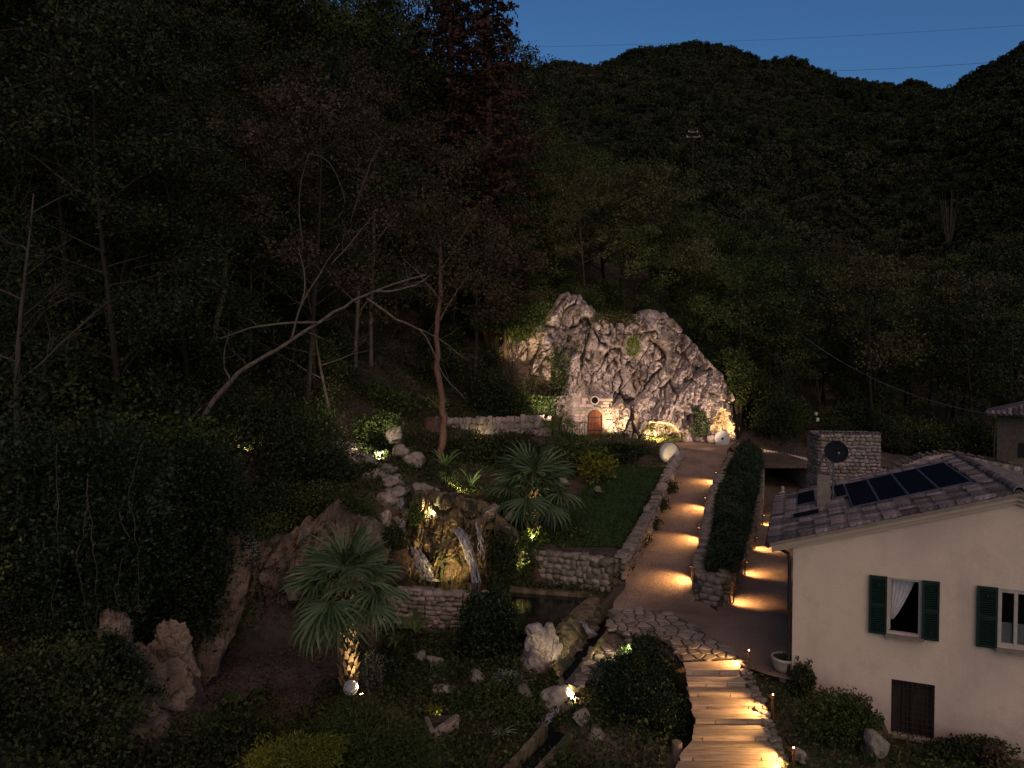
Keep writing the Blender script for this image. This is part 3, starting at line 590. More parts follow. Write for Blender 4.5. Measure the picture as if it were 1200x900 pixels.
# masonry blocks either side of the door
mas = empty('door_masonry', (DOORX, DOORY, DOORZ - .2)); tag(mas, 'squared stone masonry around the arched door and round window', 'masonry'); it = []
rg = random.Random(2)
for r in range(12):
    x = DOORX - 1.25
    while x < DOORX + .95:
        L = rg.uniform(.26, .46); z = DOORZ + .1 + r * .2; xc = x + L / 2 - DOORX; zc = z - DOORZ
        inside = abs(xc) < hw + .2 + L / 2 and zc < hs + .05 or math.hypot(xc, max(0, zc - hs)) < hw + .24 or math.hypot(xc, z - rw.location.z) < .42
        if not inside and not (r > 8 and abs(xc) > .95): it.append((rg.choice(ST_TOWER), mat_loc((x + L / 2, DOORY - .07 + rg.uniform(-.02, .02), z), 0, (L, .2, .2))))
        x += L
pieces('stone', mas, it)

# millstones by the path
def millstone(name, label, loc, r, th, rz, tilt, hole=True):
    root = empty(name, loc, rz); tag(root, label, 'millstone', 'old millstones beside the gravel path'); root.rotation_euler = (tilt, 0, rz); b = MB()
    h0 = r * (.17 if hole else .10)
    b.lathe([(h0, -th/2), (r * .93, -th/2), (r, -th/2 + .03), (r * 1.0, th/2 - .03), (r * .95, th/2), (h0, th/2), (h0, -th/2)], 40, M=MX); b.obj('stone_disc', M['mill'], root, smooth=False)
    b = MB(); b.lathe([(h0 * .99, -th * .42), (h0 * 1.0, th * .30), (0, th * .30)], 20, M=MX); b.obj('eye', M['dark'] if hole else M['mill'], root); return root
p = P(784, 531, 39.3); millstone('millstone', 'pale millstone with a bright pool of light on its face beside the hedge', p, .58, .2, .25, -.12, False)
p = P(846, 514, 43.6); millstone('millstone', 'pale millstone with a dark centre hole under the lit cave niche', p, .5, .18, .12, -.1)
def boulder(px, py, Y, s, label='', mesh=None, name='boulder', group='loose rocks in the garden', sq=None, rz=None, cat='rock', z=None):
    p = P(px, py, Y); o = bpy.data.objects.new(name, mesh or rnd.choice(BOULD)); COL.objects.link(o); o.location = p if z is None else (p.x, p.y, z)
    o.scale = [s * q for q in (sq or (rnd.uniform(.9, 1.3), rnd.uniform(.8, 1.1), rnd.uniform(.65, .95)))]; o.rotation_euler = (rnd.uniform(-.3, .3), rnd.uniform(-.3, .3), rnd.uniform(0, 6.3) if rz is None else rz)
    return tag(o, label, cat, group)
boulder(834, 514, 43.9, .5, 'squared pale stone block leaning beside the holed millstone', ST_TOWER[1], name='stone_block', group=None)
boulder(841, 522, 43.3, .32, 'short stone stub in front of the holed millstone', ST_TOWER[2], name='stone_stub', group=None)

# ------------------------------------------------------------------ waterfall
WT = np.array([(452,640),(468,612),(482,598),(505,590),(530,592),(556,606),(580,618),(600,632),(618,660)], float)
WTX, WTZ = X_(WT[:, 0], 25.3), CAMZ - (WT[:, 1] - HOR) * 25.3 / FPX
def wf_y(x, z): return np.interp(x, X_(np.array([450, 480, 530, 590, 620]), 25), [25.6, 25.1, 24.9, 25.2, 26.0]) + .32 * (z - 1.2), np.ones_like(x)
me = rock_face('waterfall_rock', X_(450, 25), X_(618, 25), 210, lambda x: np.interp(x, WTX, WTZ), .7, 150, wf_y, M['moss'], 31, .62, back=1.6, diag=.05, fq=2.1)
tag(link('waterfall_rock', me, M['moss'], smooth=True), 'mossy golden rock face with water running down it', 'rock')
def water_strip(name, pts, widths, label, seed=1, dens=24, thick=.06, follow=False):
    """falling water as many thin uneven strands"""
    Q = np.array([P(*p) for p in pts]); rn = np.random.default_rng(seed); A = []; m = 60; t = np.linspace(0, len(Q) - 1, m)
    xyz = np.stack([np.interp(t, range(len(Q)), Q[:, k]) for k in range(3)], 1); w = np.interp(t, range(len(Q)), widths); k3 = np.ones(5) / 5
    if follow: xyz[:, 2] = H(xyz[:, 0], xyz[:, 1]) + .09
    for k in range(3): xyz[:, k] = np.convolve(np.pad(xyz[:, k], 2, mode='edge'), k3, 'valid')
    for k in range(max(6, int(dens * max(widths) / .4))):
        u = rn.uniform(-.5, .5); i0 = int(rn.uniform(0, m * .45)) if rn.random() < .5 else 0; i1 = int(rn.uniform(m * .6, m)) if rn.random() < .5 else m; i1 = max(i1, i0 + 6); j = np.arange(i0, min(i1, m)); n = len(j)
        wob = fbm(np.stack([j * .12, np.full(n, k * 3.3), np.full(n, seed)], 1), 3, seed) * .07; ww = rn.uniform(.004, .02) * (1 + .6 * vnoise(np.stack([j * .4, np.full(n, k), np.zeros(n)], 1), seed)) * np.minimum(1, np.minimum(np.arange(n) + .3, n - np.arange(n)) / 4)
        c = xyz[j] + np.stack([u * w[j] + wob, -thick * (1 - (2 * u) ** 2) + fbm(np.stack([j * .15, np.full(n, k), np.ones(n)], 1), 2, seed) * .04, 0 * wob], 1)
        s_ = np.stack([ww, 0 * ww, 0 * ww], 1); up_ = np.stack([0 * ww, -ww * .7, ww * .3], 1)
        V = np.stack([c - s_, c + up_, c + s_], 1).reshape(-1, 3); A.append((V, grid_faces(3, n)))
    V, F = cat_arrays(A); return tag(link(name, np_mesh(name, V, F), M['foam'], smooth=True), label, 'waterfall', kind='structure')
water_strip('waterfall', [(508,596,26.0),(520,606,25.6),(533,616,25.35),(543,628,25.0),(550,648,24.7),(556,668,24.5),(561,697,24.35)], [.32,.42,.4,.36,.32,.3,.45], 'broad white waterfall', 2)
water_strip('waterfall', [(486,640,24.85),(492,652,24.6),(498,668,24.45),(502,680,24.35)], [.3,.42,.45,.4], 'thin veil', 3)
water_strip('waterfall', [(473,606,25.5),(470,620,25.2),(474,634,24.95)], [.2,.28,.25], 'side trickle', 5)
water_strip('waterfall', [(560,610,25.2),(563,630,24.85),(566,655,24.7)], [.1,.14,.14], 'thin trickle', 6)
water_strip('stream', [(398,518,31.6),(412,524,31.0),(426,532,30.4),(440,546,29.2),(452,562,28.2),(462,574,27.4),(470,592,26.4)], [.5,.7,.75,.55,.45,.5,.4], 'upper stream', 8, dens=30, follow=True)
b = MB()
for k in range(4): pass
# basin below the fall: stone-block wall with a wet pale lip
stone_wall('basin_wall', 'block wall of the basin catching the waterfall', [W4(455,23.6,-.15,1.4), W4(500,23.2,-.15,1.5), W4(540,23.1,-.15,1.42), W4(572,23.3,-.15,1.35)], .4, .15, .26, sides=(-1,), seed=12, meshes=ST_TOWER)
water_strip('stream', [(470,688,23.4),(500,687,23.3),(520,692,23.2),(536,698,23.1),(556,702,23.1)], [.12,.14,.18,.2,.3], 'basin lip')
b = MB(); b.add([G(460,690,1.42), G(575,697,1.42), G(580,684,1.42), G(470,680,1.42)], [(0,1,2,3)]); tag(b.obj('basin_water', M['water']), kind='structure')

# bare earth bank between the ivy and the palm
BT = np.array([(205,560),(236,570),(262,590),(290,625),(325,640),(352,625),(385,612),(420,630),(445,672)], float); BTX, BTZ = X_(BT[:, 0], 23), CAMZ - (BT[:, 1] - HOR) * 23 / FPX
def bank_y(x, z): return np.interp(x, X_(np.array([205, 236, 270, 330, 400, 445]), 22.5), [19.6, 19.9, 20.4, 21.0, 21.9, 22.8]) + .45 * (z - .4), np.ones_like(x)
me = rock_face('earth_bank', X_(205, 22.5), X_(445, 22.5), 230, lambda x: np.interp(x, BTX, BTZ) + .22 * fbm(np.stack([x * 1.5, x * 0, x * 0], 1), 4, 9, gain=.65), .1, 150, bank_y, M['bank'], 51, .75, back=2.0, diag=.1, fq=1.3); tag(link('earth_bank', me, M['bank'], smooth=True), kind='structure')
# ------------------------------------------------------------------ pond, its overflow wall and stone channel
b = MB(); b.add([(p.x, p.y, 1.0) for p in POND], [(0,1,2,3,4)]); tag(b.obj('pond_water', M['water']), kind='structure')
kerb = empty('pond_kerb', tuple(POND[0])); tag(kerb, 'mossy concrete kerb edging the dark pond below the boulder wall', 'kerb'); k0 = -Vector(kerb.location)
def slab(a, c, w, zt, zb, mat, parent, name, off):
    a, c = Vector(a), Vector(c); d = (c - a).to_2d().normalized(); nr = Vector((-d.y, d.x, 0)) * w / 2; n = 10; V = []
    for i in range(n + 1):
        p = a.lerp(c, i / n) + Vector((0, 0, rnd.uniform(-.015, .015)))
        za = zt if not hasattr(zt, '__len__') else zt[0] + (zt[1] - zt[0]) * i / n; zl = zb if not hasattr(zb, '__len__') else zb[0] + (zb[1] - zb[0]) * i / n
        for q, z in ((p + nr, za), (p + nr, zl), (p - nr, zl), (p - nr, za)): V.append(Vector((q.x + rnd.uniform(-.012, .012), q.y + rnd.uniform(-.012, .012), z)) + off)
    F = [(4*i + k, 4*i + (k + 1) % 4, 4*i + 4 + (k + 1) % 4, 4*i + 4 + k) for i in range(n) for k in range(4)] + [(3,2,1,0), (4*n, 4*n + 1, 4*n + 2, 4*n + 3)]
    b = MB(); b.add(V, F); return b.obj(name, mat, parent)
slab(POND[0], POND[1], .24, 1.13, .4, M['wet'], kerb, 'kerb_stone', k0)
ow = empty('pond_overflow_wall', tuple(POND[2])); tag(ow, 'dripping mossy overflow wall curving from the pond down to the channel', 'wall'); o0 = -Vector(ow.location)
A = [POND[1] + Vector((.1, .05, 0)), POND[2] + Vector((.05, 0, 0)), POND[2].lerp(POND[3], .5) + Vector((-.05, .05, 0)), POND[3] + Vector((0, -.05, 0))]
foot = [G(712,722,.75), G(690,752,.6), G(668,778,.5), G(650,797,.4)]
V = []; nu, nv = 80, 50
for i in range(nu):
    t = i / (nu - 1) * 3; k = min(2, int(t)); f = t - k; a = A[k].lerp(A[k + 1], f); c = foot[k].lerp(foot[k + 1], f)
    for j in range(nv):
        s = j / (nv - 1); p = a.lerp(c, s ** .75); p.z = 1.06 + (c.z - 1.06) * s ** 1.5; V.append(p)
V = np.array(V); V += np.stack([fbm(V * 3.1, 5, 2, gain=.62), fbm(V * 3.1, 5, 3, gain=.62), 0 * V[:, 0]], 1) * .13; V += np.array(o0)[None]
link('wet_face', np_mesh('wet_face', V, grid_faces(nv, nu)), M['wet'], ow, smooth=True)
slab(A[0], A[1], .16, 1.075, .6, M['wet'], ow, 'lip', o0); slab(A[1], A[3], .14, 1.075, .6, M['wet'], ow, 'lip', o0)
ch = empty('water_channel', tuple(G(690, 760, .6))); tag(ch, 'narrow stone water channel running from the overflow wall to the lit boulder', 'channel'); c0 = -Vector(ch.location)
slab(G(724,724,1.15), G(668,799,.72), .09, (1.18, .74), (.5, .1), M['wet'], ch, 'side_wall', c0)
b = MB(); b.add([p + c0 for p in (G(716,727,.82), G(722,731,.82), G(668,806,.42), G(650,800,.42))], [(0,1,2,3)]); b.obj('channel_water', M['water'], ch)
water_strip('waterfall', [(682,727,21.7),(688,735,21.3),(695,744,21.0)], [.06,.12,.3], 'small spill', 4)
lc = empty('lower_channel', tuple(G(615, 875, .1))); tag(lc, 'lower stone trough carrying water past the garden bed', 'channel'); l0 = -Vector(lc.location)
slab(G(640,850,.45), G(590,906,.15), .12, (.5, .2), (-.3, -.3), M['wet'], lc, 'side_wall', l0); slab(G(668,862,.45), G(622,912,.15), .14, (.5, .2), (-.3, -.3), M['wet'], lc, 'side_wall', l0)
b = MB(); b.add([p + l0 for p in (G(642,852,.22), G(666,862,.22), G(622,910,.02), G(590,904,.02))], [(0,1,2,3)]); b.obj('trough_water', M['water'], lc)
water_strip('waterfall', [(662,806,17.9),(655,818,17.6),(648,832,17.3),(640,842,17.1),(632,850,16.9)], [.18,.28,.3,.3,.25], 'spill over the lit boulder', 9)
# white split pillar and rocks round it
pl = empty('rock_pillar', tuple(G(632, 790, .3))); tag(pl, 'pale split-stone pillar standing at the pond corner', 'pillar'); items = []
base = G(633, 788, .35)
for dx, dy, zc, s3 in ((-.08, .25, .62, (.95, .8, .95)), (.02, .28, 1.08, (.85, .75, .75)), (-.12, .22, 1.42, (.6, .6, .55)), (.22, .2, 1.34, (.45, .5, .7)), (.3, .15, .75, (.45, .5, 1.0))):
    items.append((rnd.choice(BOULDC), mat_loc((base.x + dx, base.y + dy, zc), rnd.uniform(0, 6), s3, (rnd.uniform(-.15, .15), rnd.uniform(-.15, .15)))))
pieces('stone', pl, items)
# ------------------------------------------------------------------ the cream house
TH = math.radians(22); HA = Vector((X_(932, 17.54), 17.54, 0)); EAVE, SL = 4.57, .311; RIDGE_X, DEPTH = 4.6, 6.1
hs_ = empty('house', HA, -TH); tag(hs_, 'cream plastered house with tiled roof, solar panels and green shutters', 'house')
def gz(x): return EAVE + SL * (x if x <= RIDGE_X else 2 * RIDGE_X - x)
OPEN = [(2.09, 2.80, 2.56, 3.90), (4.31, 5.02, 2.56, 3.90), (2.21, 3.11, .15, 1.47)]
XB = sorted({0, RIDGE_X, 2 * RIDGE_X} | {q for o in OPEN for q in o[:2]}); b = MB(); REV = .22
for x0, x1 in zip(XB[:-1], XB[1:]):
    z = -.6; segs = []
    for o in sorted(OPEN, key=lambda o: o[2]):
        if o[0] <= x0 + 1e-6 and o[1] >= x1 - 1e-6: segs.append((z, o[2])); z = o[3]
    for lo, hi in segs: b.add([(x0,0,lo),(x1,0,lo),(x1,0,hi),(x0,0,hi)], [(0,1,2,3)])
    b.add([(x0,0,z),(x1,0,z),(x1,0,gz(x1)),(x0,0,gz(x0))], [(0,1,2,3)])
for x0, x1, z0, z1 in OPEN:
    b.add([(x0,0,z0),(x0,REV,z0),(x0,REV,z1),(x0,0,z1)], [(3,2,1,0)]); b.add([(x1,0,z0),(x1,REV,z0),(x1,REV,z1),(x1,0,z1)], [(0,1,2,3)])
    b.add([(x0,0,z1),(x1,0,z1),(x1,REV,z1),(x0,REV,z1)], [(3,2,1,0)]); b.add([(x0,0,z0),(x1,0,z0),(x1,REV,z0),(x0,REV,z0)], [(0,1,2,3)])
WX = 2 * RIDGE_X
b.add([(0,0,-.6),(0,DEPTH,-.6),(0,DEPTH,EAVE),(0,0,EAVE)], [(3,2,1,0)]); b.add([(WX,0,-.6),(WX,DEPTH,-.6),(WX,DEPTH,EAVE),(WX,0,EAVE)], [(0,1,2,3)])
b.add([(0,DEPTH,-.6),(WX,DEPTH,-.6),(WX,DEPTH,EAVE),(RIDGE_X,DEPTH,gz(RIDGE_X)),(0,DEPTH,EAVE)], [(4,3,2,1,0)]); b.obj('wall', M['plaster'], hs_)
b = MB(); b.box((WX / 2, DEPTH / 2 + .1, 2.1), (WX - .4, DEPTH - .5, .1)); b.box((WX / 2, 2.6, 2), (WX - .4, .05, 4.6)); b.obj('interior', M['dark'], hs_)
# roof deck, eaves moulding
rf = empty('roof'); rf.parent = hs_
def rz_(x): return EAVE + .06 + SL * x
O1, F0, B0 = -.56, -.3, 6.3
b = MB()
for sgn in (0, 1):
    X0, X1 = (O1, RIDGE_X) if not sgn else (WX - O1, RIDGE_X)
    q = [(X0, F0, rz_(O1)), (X1, F0, rz_(RIDGE_X)), (X1, B0, rz_(RIDGE_X)), (X0, B0, rz_(O1))]; V = q + [(x, y, z + .07) for x, y, z in q]
    b.add(V, [(3,2,1,0),(4,5,6,7),(0,1,5,4),(1,2,6,5),(2,3,7,6),(3,0,4,7)] if not sgn else [(0,1,2,3),(7,6,5,4),(4,5,1,0),(5,6,2,1),(6,7,3,2),(7,4,0,3)])
b.obj('deck', M['mortarl'], rf)
b = MB()
for sgn in (0, 1):
    f = (lambda x: x) if not sgn else (lambda x: WX - x)
    for d0, d1, zz in ((-.22, 0, -.10), (-.12, 0, -.2)):
        q = [(f(-.5), d0, rz_(-.5) + zz), (RIDGE_X, d0, rz_(RIDGE_X) + zz), (RIDGE_X, -.002, rz_(RIDGE_X) + zz), (f(-.5), -.002, rz_(-.5) + zz)]; V = q + [(x, y, z + .098) for x, y, z in q]
        b.add(V, [(3,2,1,0),(4,5,6,7),(0,1,5,4),(1,2,6,5),(2,3,7,6),(3,0,4,7)] if not sgn else [(0,1,2,3),(7,6,5,4),(4,5,1,0),(5,6,2,1),(6,7,3,2),(7,4,0,3)])
b.obj('verge_moulding', M['trim'], rf)
def tile_mesh(seed, L=.46, r0=.092, r1=.072, seg=6, th=.018):
    V = []; n = seg + 1
    for t, r in ((0, r0), (L, r1)):
        for rr in (r, r - th):
            V += [(t, -rr * math.cos(math.pi * k / seg), rr * math.sin(math.pi * k / seg) * 1.05) for k in range(n)]
    F = [(k, k + 1, 2*n + k + 1, 2*n + k) for k in range(seg)] + [(n + k, 3*n + k, 3*n + k + 1, n + k + 1) for k in range(seg)] + [(k, n + k, n + k + 1, k + 1) for k in range(seg)]
    me = bpy.data.meshes.new('roof_tile'); me.from_pydata(V, [], F); me.update(); me.materials.append(M['tile']); return me
TILE = tile_mesh(1); sa = math.atan(SL); rg = random.Random(5); full = []; extra = []
PAN = [(1.48,2.06,1.5,5.15),(2.11,2.72,1.5,5.15),(2.77,3.38,1.5,5.15),(3.43,4.08,1.5,5.15),(1.08,1.43,3.3,5.3),(.14,.60,3.4,5.4),(.04,.66,1.55,2.2)]
y = F0 + .09; j = 0
while y < B0 - .05:
    s = 0; i = 0
    while O1 + s * math.cos(sa) < RIDGE_X - .1:
        x = O1 + s * math.cos(sa) - .03; xm = x + .2
        if not any(p[0] - .16 < xm < p[1] + .16 and p[2] - .06 < y < p[3] + .06 for p in PAN) and not (.5 < xm < 1.05 and 2.75 < y < 3.35):
            full.append((x + rg.uniform(-.02, .02), y + rg.uniform(-.012, .012), rz_(x) + .075 + rg.uniform(0, .014), rg.uniform(-.04, .04)))
        if y > F0: extra.append((x + .1, y + .114, rz_(x) + .045))
        s += .385; i += 1
    y += .228; j += 1
for x, yy_, z, r in sorted(full, key=lambda t: t[1])[:280]: put('roof_tile', TILE, rf, (x, yy_, z), (0, -sa, r), (1, rg.uniform(.92, 1.08), rg.uniform(.9, 1.1)))
def tv(me):
    v = np.empty(len(me.vertices) * 3); me.vertices.foreach_get('co', v); return v.reshape(-1, 3), np.array([tuple(p.vertices) for p in me.polygons])
TV, TF = tv(TILE); ca, sn = math.cos(sa), math.sin(sa); rot = np.array([[ca, 0, -sn], [0, 1, 0], [sn, 0, ca]]); A = []
for x, yy_, z, r in sorted(full, key=lambda t: t[1])[280:]: A.append((TV @ rot.T + np.array((x, yy_, z)), TF))
for x, yy_, z in extra:
    if any(p[0] - .3 < x + .2 < p[1] + .16 and p[2] - .1 < yy_ < p[3] + .1 for p in PAN): continue
    A.append(((TV * np.array((1, 1, -1))) @ rot.T + np.array((x - .1, yy_, z + .045)), TF[:, ::-1]))
y = F0 + .1
while y < B0:                                              # far slope of the roof, seen edge on
    for s in np.arange(0, 5.1, .385):
        x = WX - O1 - s * ca + .03; v = TV * np.array((-1, 1, 1)); rr = np.array([[ca, 0, sn], [0, 1, 0], [-sn, 0, ca]]); A.append((v @ rr.T + np.array((x, y, rz_(WX - x) + .075 + rg.uniform(0, .012))), TF[:, ::-1]))
    y += .215
V, F = cat_arrays(A); o = link('roof_tile_mass', np_mesh('roof_tile_mass', V, F), M['tile'], rf); o['kind'] = 'stuff'
y = F0 - .02
while y < B0 - .3:                                        # ridge tiles
    put('ridge_tile', TILE, rf, (RIDGE_X, y, rz_(RIDGE_X) + .10 + rg.uniform(0, .012)), (0, 0, math.pi / 2 + rg.uniform(-.03, .03)), (1, 1.35, 1.25)); y += .39
Mr = Matrix.Translation((0, 0, 0))
for k, (x0, x1, y0, y1) in enumerate(PAN):
    def pv(x, y, e): return (x - sn * e, y, rz_(x) + e)
    pn = empty('solar_panel'); pn.parent = rf; e0, e1 = .13, .17; b = MB()
    b.add([pv(x, y, e) for e in (e0, e1) for x, y in ((x0, y0), (x1, y0), (x1, y1), (x0, y1))], [(3,2,1,0),(4,5,6,7),(0,1,5,4),(1,2,6,5),(2,3,7,6),(3,0,4,7)]); b.obj('panel_glass', M['panel'], pn)
    b = MB(); w = .022
    for xa, xb, ya, yb in ((x0 - w, x0, y0 - w, y1 + w), (x1, x1 + w, y0 - w, y1 + w), (x0, x1, y0 - w, y0), (x0, x1, y1, y1 + w)):
        b.add([pv(x, y, e) for e in (e0 - .01, e1 + .008) for x, y in ((xa, ya), (xb, ya), (xb, yb), (xa, yb))], [(3,2,1,0),(4,5,6,7),(0,1,5,4),(1,2,6,5),(2,3,7,6),(3,0,4,7)])
    b.obj('panel_frame', M['alu'], pn)
# chimney with two leaning tiles on top
cx, cy = .77, 3.05; cz = rz_(cx); ck = empty('chimney'); ck.parent = rf
b = MB(); b.box((cx, cy, cz + .42), (.34, .34, 1.1)); b.obj('chimney_stack', M['alu'] if False else M['mortarl'], ck)
b = MB(); b.box((cx - .1, cy, cz + 1.22), (.04, .36, .58), ry=.30).box((cx + .1, cy, cz + 1.22), (.04, .36, .58), ry=-.30); b.obj('chimney_cap', M['tile'], ck)
b = MB(); b.box((cx + .2, cy - .1, cz + .06), (.9, .7, .05), ry=-sa); b.obj('chimney_flashing', M['metal'], ck)
b = MB(); b.tube([(O1 - .03, F0, rz_(O1) + .02), (O1 - .03, B0, rz_(O1) + .02)], .065, 8); b.tube([(O1, .3, rz_(O1) - .05), (-.12, .12, EAVE - .35), (-.08, .06, EAVE - .6), (-.08, .06, .6)], .045, 8); b.obj('gutter', M['iron'], hs_)
# windows and shutters
def louvre_shutter(x0, x1, z0, z1, parent):
    sh = empty('shutter'); sh.parent = parent; b = MB(); y0 = -.055; w = .05
    b.box(((x0 + x1) / 2, y0, (z0 + z1) / 2), (x1 - x0, .016, z1 - z0)); b.obj('shutter_backing', M['shutter'], sh)
    b = MB()
    for xa, xb, za, zb in ((x0, x0 + w, z0, z1), (x1 - w, x1, z0, z1), (x0 + w, x1 - w, z0, z0 + w), (x0 + w, x1 - w, z1 - w, z1), (x0 + w, x1 - w, (z0 + z1) / 2 - w / 2, (z0 + z1) / 2 + w / 2)): b.box(((xa + xb) / 2, y0 - .012, (za + zb) / 2), (xb - xa, .045, zb - za))
    b.obj('shutter_frame', M['shutter'], sh); b = MB(); b.box(((x0 + x1) / 2 - w + .05, 0, 0), (x1 - x0 - 2 * w, .006, .05), rx=.6); me = b.mesh('slat'); me.materials.append(M['shutter'])
    z = z0 + w + .03
    while z < z1 - w - .02:
        if abs(z - (z0 + z1) / 2) > .05: put('slat', me, sh, (0, y0 - .018, z))
        z += .052
    b = MB()
    for zz in (z0 + .2, z1 - .2): b.box(((x0 + x1) / 2, y0 - .037, zz), (.03, .012, .06))
    b.obj('hinge', M['iron'], sh)
def window(x0, x1, z0, z1, style):
    w = empty('window'); w.parent = hs_; b = MB(); f = .05; y = .06
    for xa, xb, za, zb in ((x0, x0 + f, z0, z1), (x1 - f, x1, z0, z1), (x0 + f, x1 - f, z1 - f, z1), (x0 + f, x1 - f, z0, z0 + f)): b.box(((xa + xb) / 2, y, (za + zb) / 2), (xb - xa, .08, zb - za))
    b.obj('frame', M['frame'], w)
    b = MB(); b.box(((x0 + x1) / 2, -.03, z0 - .03), (x1 - x0 + .1, .3, .055)); b.obj('sill', M['mortarl'], w)
    if style == 'open':
        b = MB()
        for xa, xb, za, zb in ((0, .04, 0, 1.2), (.26, .30, 0, 1.2), (.04, .26, 0, .04), (.04, .26, 1.16, 1.2)): b.box((x0 + .07, y + .05 + (xa + xb) / 2, z0 + .07 + (za + zb) / 2), (.035, xb - xa, zb - za))
        b.obj('sash', M['frame'], w); b = MB(); b.box((x0 + .07, y + .2, z0 + .67), (.006, .22, 1.12)); b.obj('pane', M['panel'], w)
        V = []; nx, nz = 22, 26                                     # curtain swept to the left, widest at the top
        for j in range(nz):
            t = j / (nz - 1); wid = .46 * (1 - t) ** .8 + .07
            for i in range(nx): s = i / (nx - 1); V.append((x0 + .09 + s * wid, y + .16 + .025 * math.sin(s * 34) + .02 * t, z1 - .06 - t * 1.0))
        link('curtain', np_mesh('curtain', V, grid_faces(nx, nz)), M['curtain'], w, smooth=True)
    else:
        xm = (x0 + x1) / 2; b = MB(); b.box((xm, y - .005, (z0 + z1) / 2), (.07, .07, z1 - z0 - 2 * f))
        for xa in (x0 + f + .02, x1 - f - .02): b.box((xa, y, (z0 + z1) / 2), (.04, .06, z1 - z0 - 2 * f))
        b.box((xm, y, z0 + f + .025), (x1 - x0 - 2 * f, .058, .05)).box((xm, y, z1 - f - .02), (x1 - x0 - 2 * f, .058, .04)); b.obj('sash', M['frame'], w)
        for xa, xb in ((x0 + .09, xm - .035), (xm + .035, x1 - .09)):
            b = MB(); b.box(((xa + xb) / 2, y + .01, (z0 + z1) / 2), (xb - xa, .006, z1 - z0 - .15)); b.obj('pane', M['glass'], w)
            V = []
            for j in range(6):
                for i in range(26): s = i / 25; V.append((xa + s * (xb - xa), y + .06 + .015 * math.sin(s * 40), z0 + .09 + (j / 5) * .46))
            link('curtain', np_mesh('curtain', V, grid_faces(26, 6)), M['curtain'], w, smooth=True)
    return w
gm = bpy.data.materials.new('window_glass'); gm.use_nodes = True; N = gm.node_tree.nodes; L = gm.node_tree.links; N.remove(N['Principled BSDF'])
tb, gb, mx, fr = N.new('ShaderNodeBsdfTransparent'), N.new('ShaderNodeBsdfGlossy'), N.new('ShaderNodeMixShader'), N.new('ShaderNodeFresnel'); gb.inputs['Roughness'].default_value = .03; tb.inputs[0].default_value = (.8, .82, .82, 1)
L.new(fr.outputs[0], mx.inputs[0]); L.new(tb.outputs[0], mx.inputs[1]); L.new(gb.outputs[0], mx.inputs[2]); L.new(mx.outputs[0], N['Material Output'].inputs[0]); M['glass'] = gm
window(*OPEN[0], 'open'); window(*OPEN[1], 'shut')
for x0, x1 in ((1.70, 2.08), (2.81, 3.16), (3.90, 4.30), (5.03, 5.42)): louvre_shutter(x0, x1, 2.54, 3.93, hs_)
# cellar window with iron bars and closed boards behind
cw = empty('cellar_window'); cw.parent = hs_; x0, x1, z0, z1 = OPEN[2]
for k in range(4):
    xa = x0 + (x1 - x0) * k / 4; b = MB(); b.box((xa + (x1 - x0) / 8, .17, (z0 + z1) / 2), ((x1 - x0) / 4 - .012, .03, z1 - z0)); b.obj('board', M['bark'], cw)
b = MB(); b.box(((x0 + x1) / 2, .14, (z0 + z1) / 2), (.07, .04, z1 - z0)); b.obj('board_post', M['bark'], cw)
for k in range(9): b = MB(); b.tube([(x0 + (x1 - x0) * (k + .5) / 9, .04, z0), (x0 + (x1 - x0) * (k + .5) / 9, .04, z1)], .010, 6); b.obj('bar', M['iron'], cw)
for k in range(10): z = z0 + (z1 - z0) * (k + .5) / 10; b = MB(); b.tube([(x0, .055, z), (x1, .055, z)], .009, 6); b.obj('crossbar', M['iron'], cw)
b = MB(); b.box(((x0 + x1) / 2, -.01, z0 - .03), (x1 - x0 + .12, .16, .05)); b.obj('sill', M['mortarl'], cw)

# satellite dish on its mast
def roofpt(px, py):
    d = ray(px, py); ex = np.array((math.cos(TH), -math.sin(TH), 0)); C0 = np.array((0, 0, CAMZ)); A0 = np.array(HA); z0 = EAVE + .12
    k = (z0 + SL * ((C0 - A0) @ ex) - CAMZ) / (d[2] - SL * (d @ ex)); return Vector(C0 + d * k)
mb = roofpt(976, 591); sdh = empty('satellite_dish', mb); tag(sdh, 'dark satellite dish on a thin mast rising from the house roof', 'satellite dish'); hm = 62 * mb.y / FPX
b = MB(); b.tube([(0, 0, -.05), (0, 0, hm)], .022, 8); b.tube([(-.14, .05, -.08), (0, 0, .5)], .014, 6); b.tube([(.14, .05, -.02), (0, 0, .5)], .014, 6); b.obj('mast', M['metal'], sdh)
Md = Matrix.Translation((.04, -.06, hm + .0)) @ Matrix.Rotation(-.25, 4, 'Z') @ Matrix.Rotation(math.radians(72), 4, 'X')
b = MB(); b.lathe([(.0, .0), (.12, .006), (.22, .025), (.30, .05), (.315, .058), (.30, .04), (.2, .005), (.0, -.025)], 28, M=Md); b.obj('reflector', M['dish'], sdh, smooth=True)
b = MB(); b.tube([Md @ Vector((0, -.3, .05)), Md @ Vector((0, -.12, .34))], .011, 6); b.lathe([(.03, 0), (.035, .08), (.02, .1)], 8, M=Md @ Matrix.Translation((0, -.1, .30))); b.obj('feed_arm', M['metal'], sdh)

ST_WALL2 = meshset(6, M['tstone'], stone_mesh, rounding=.5, jit=.1)
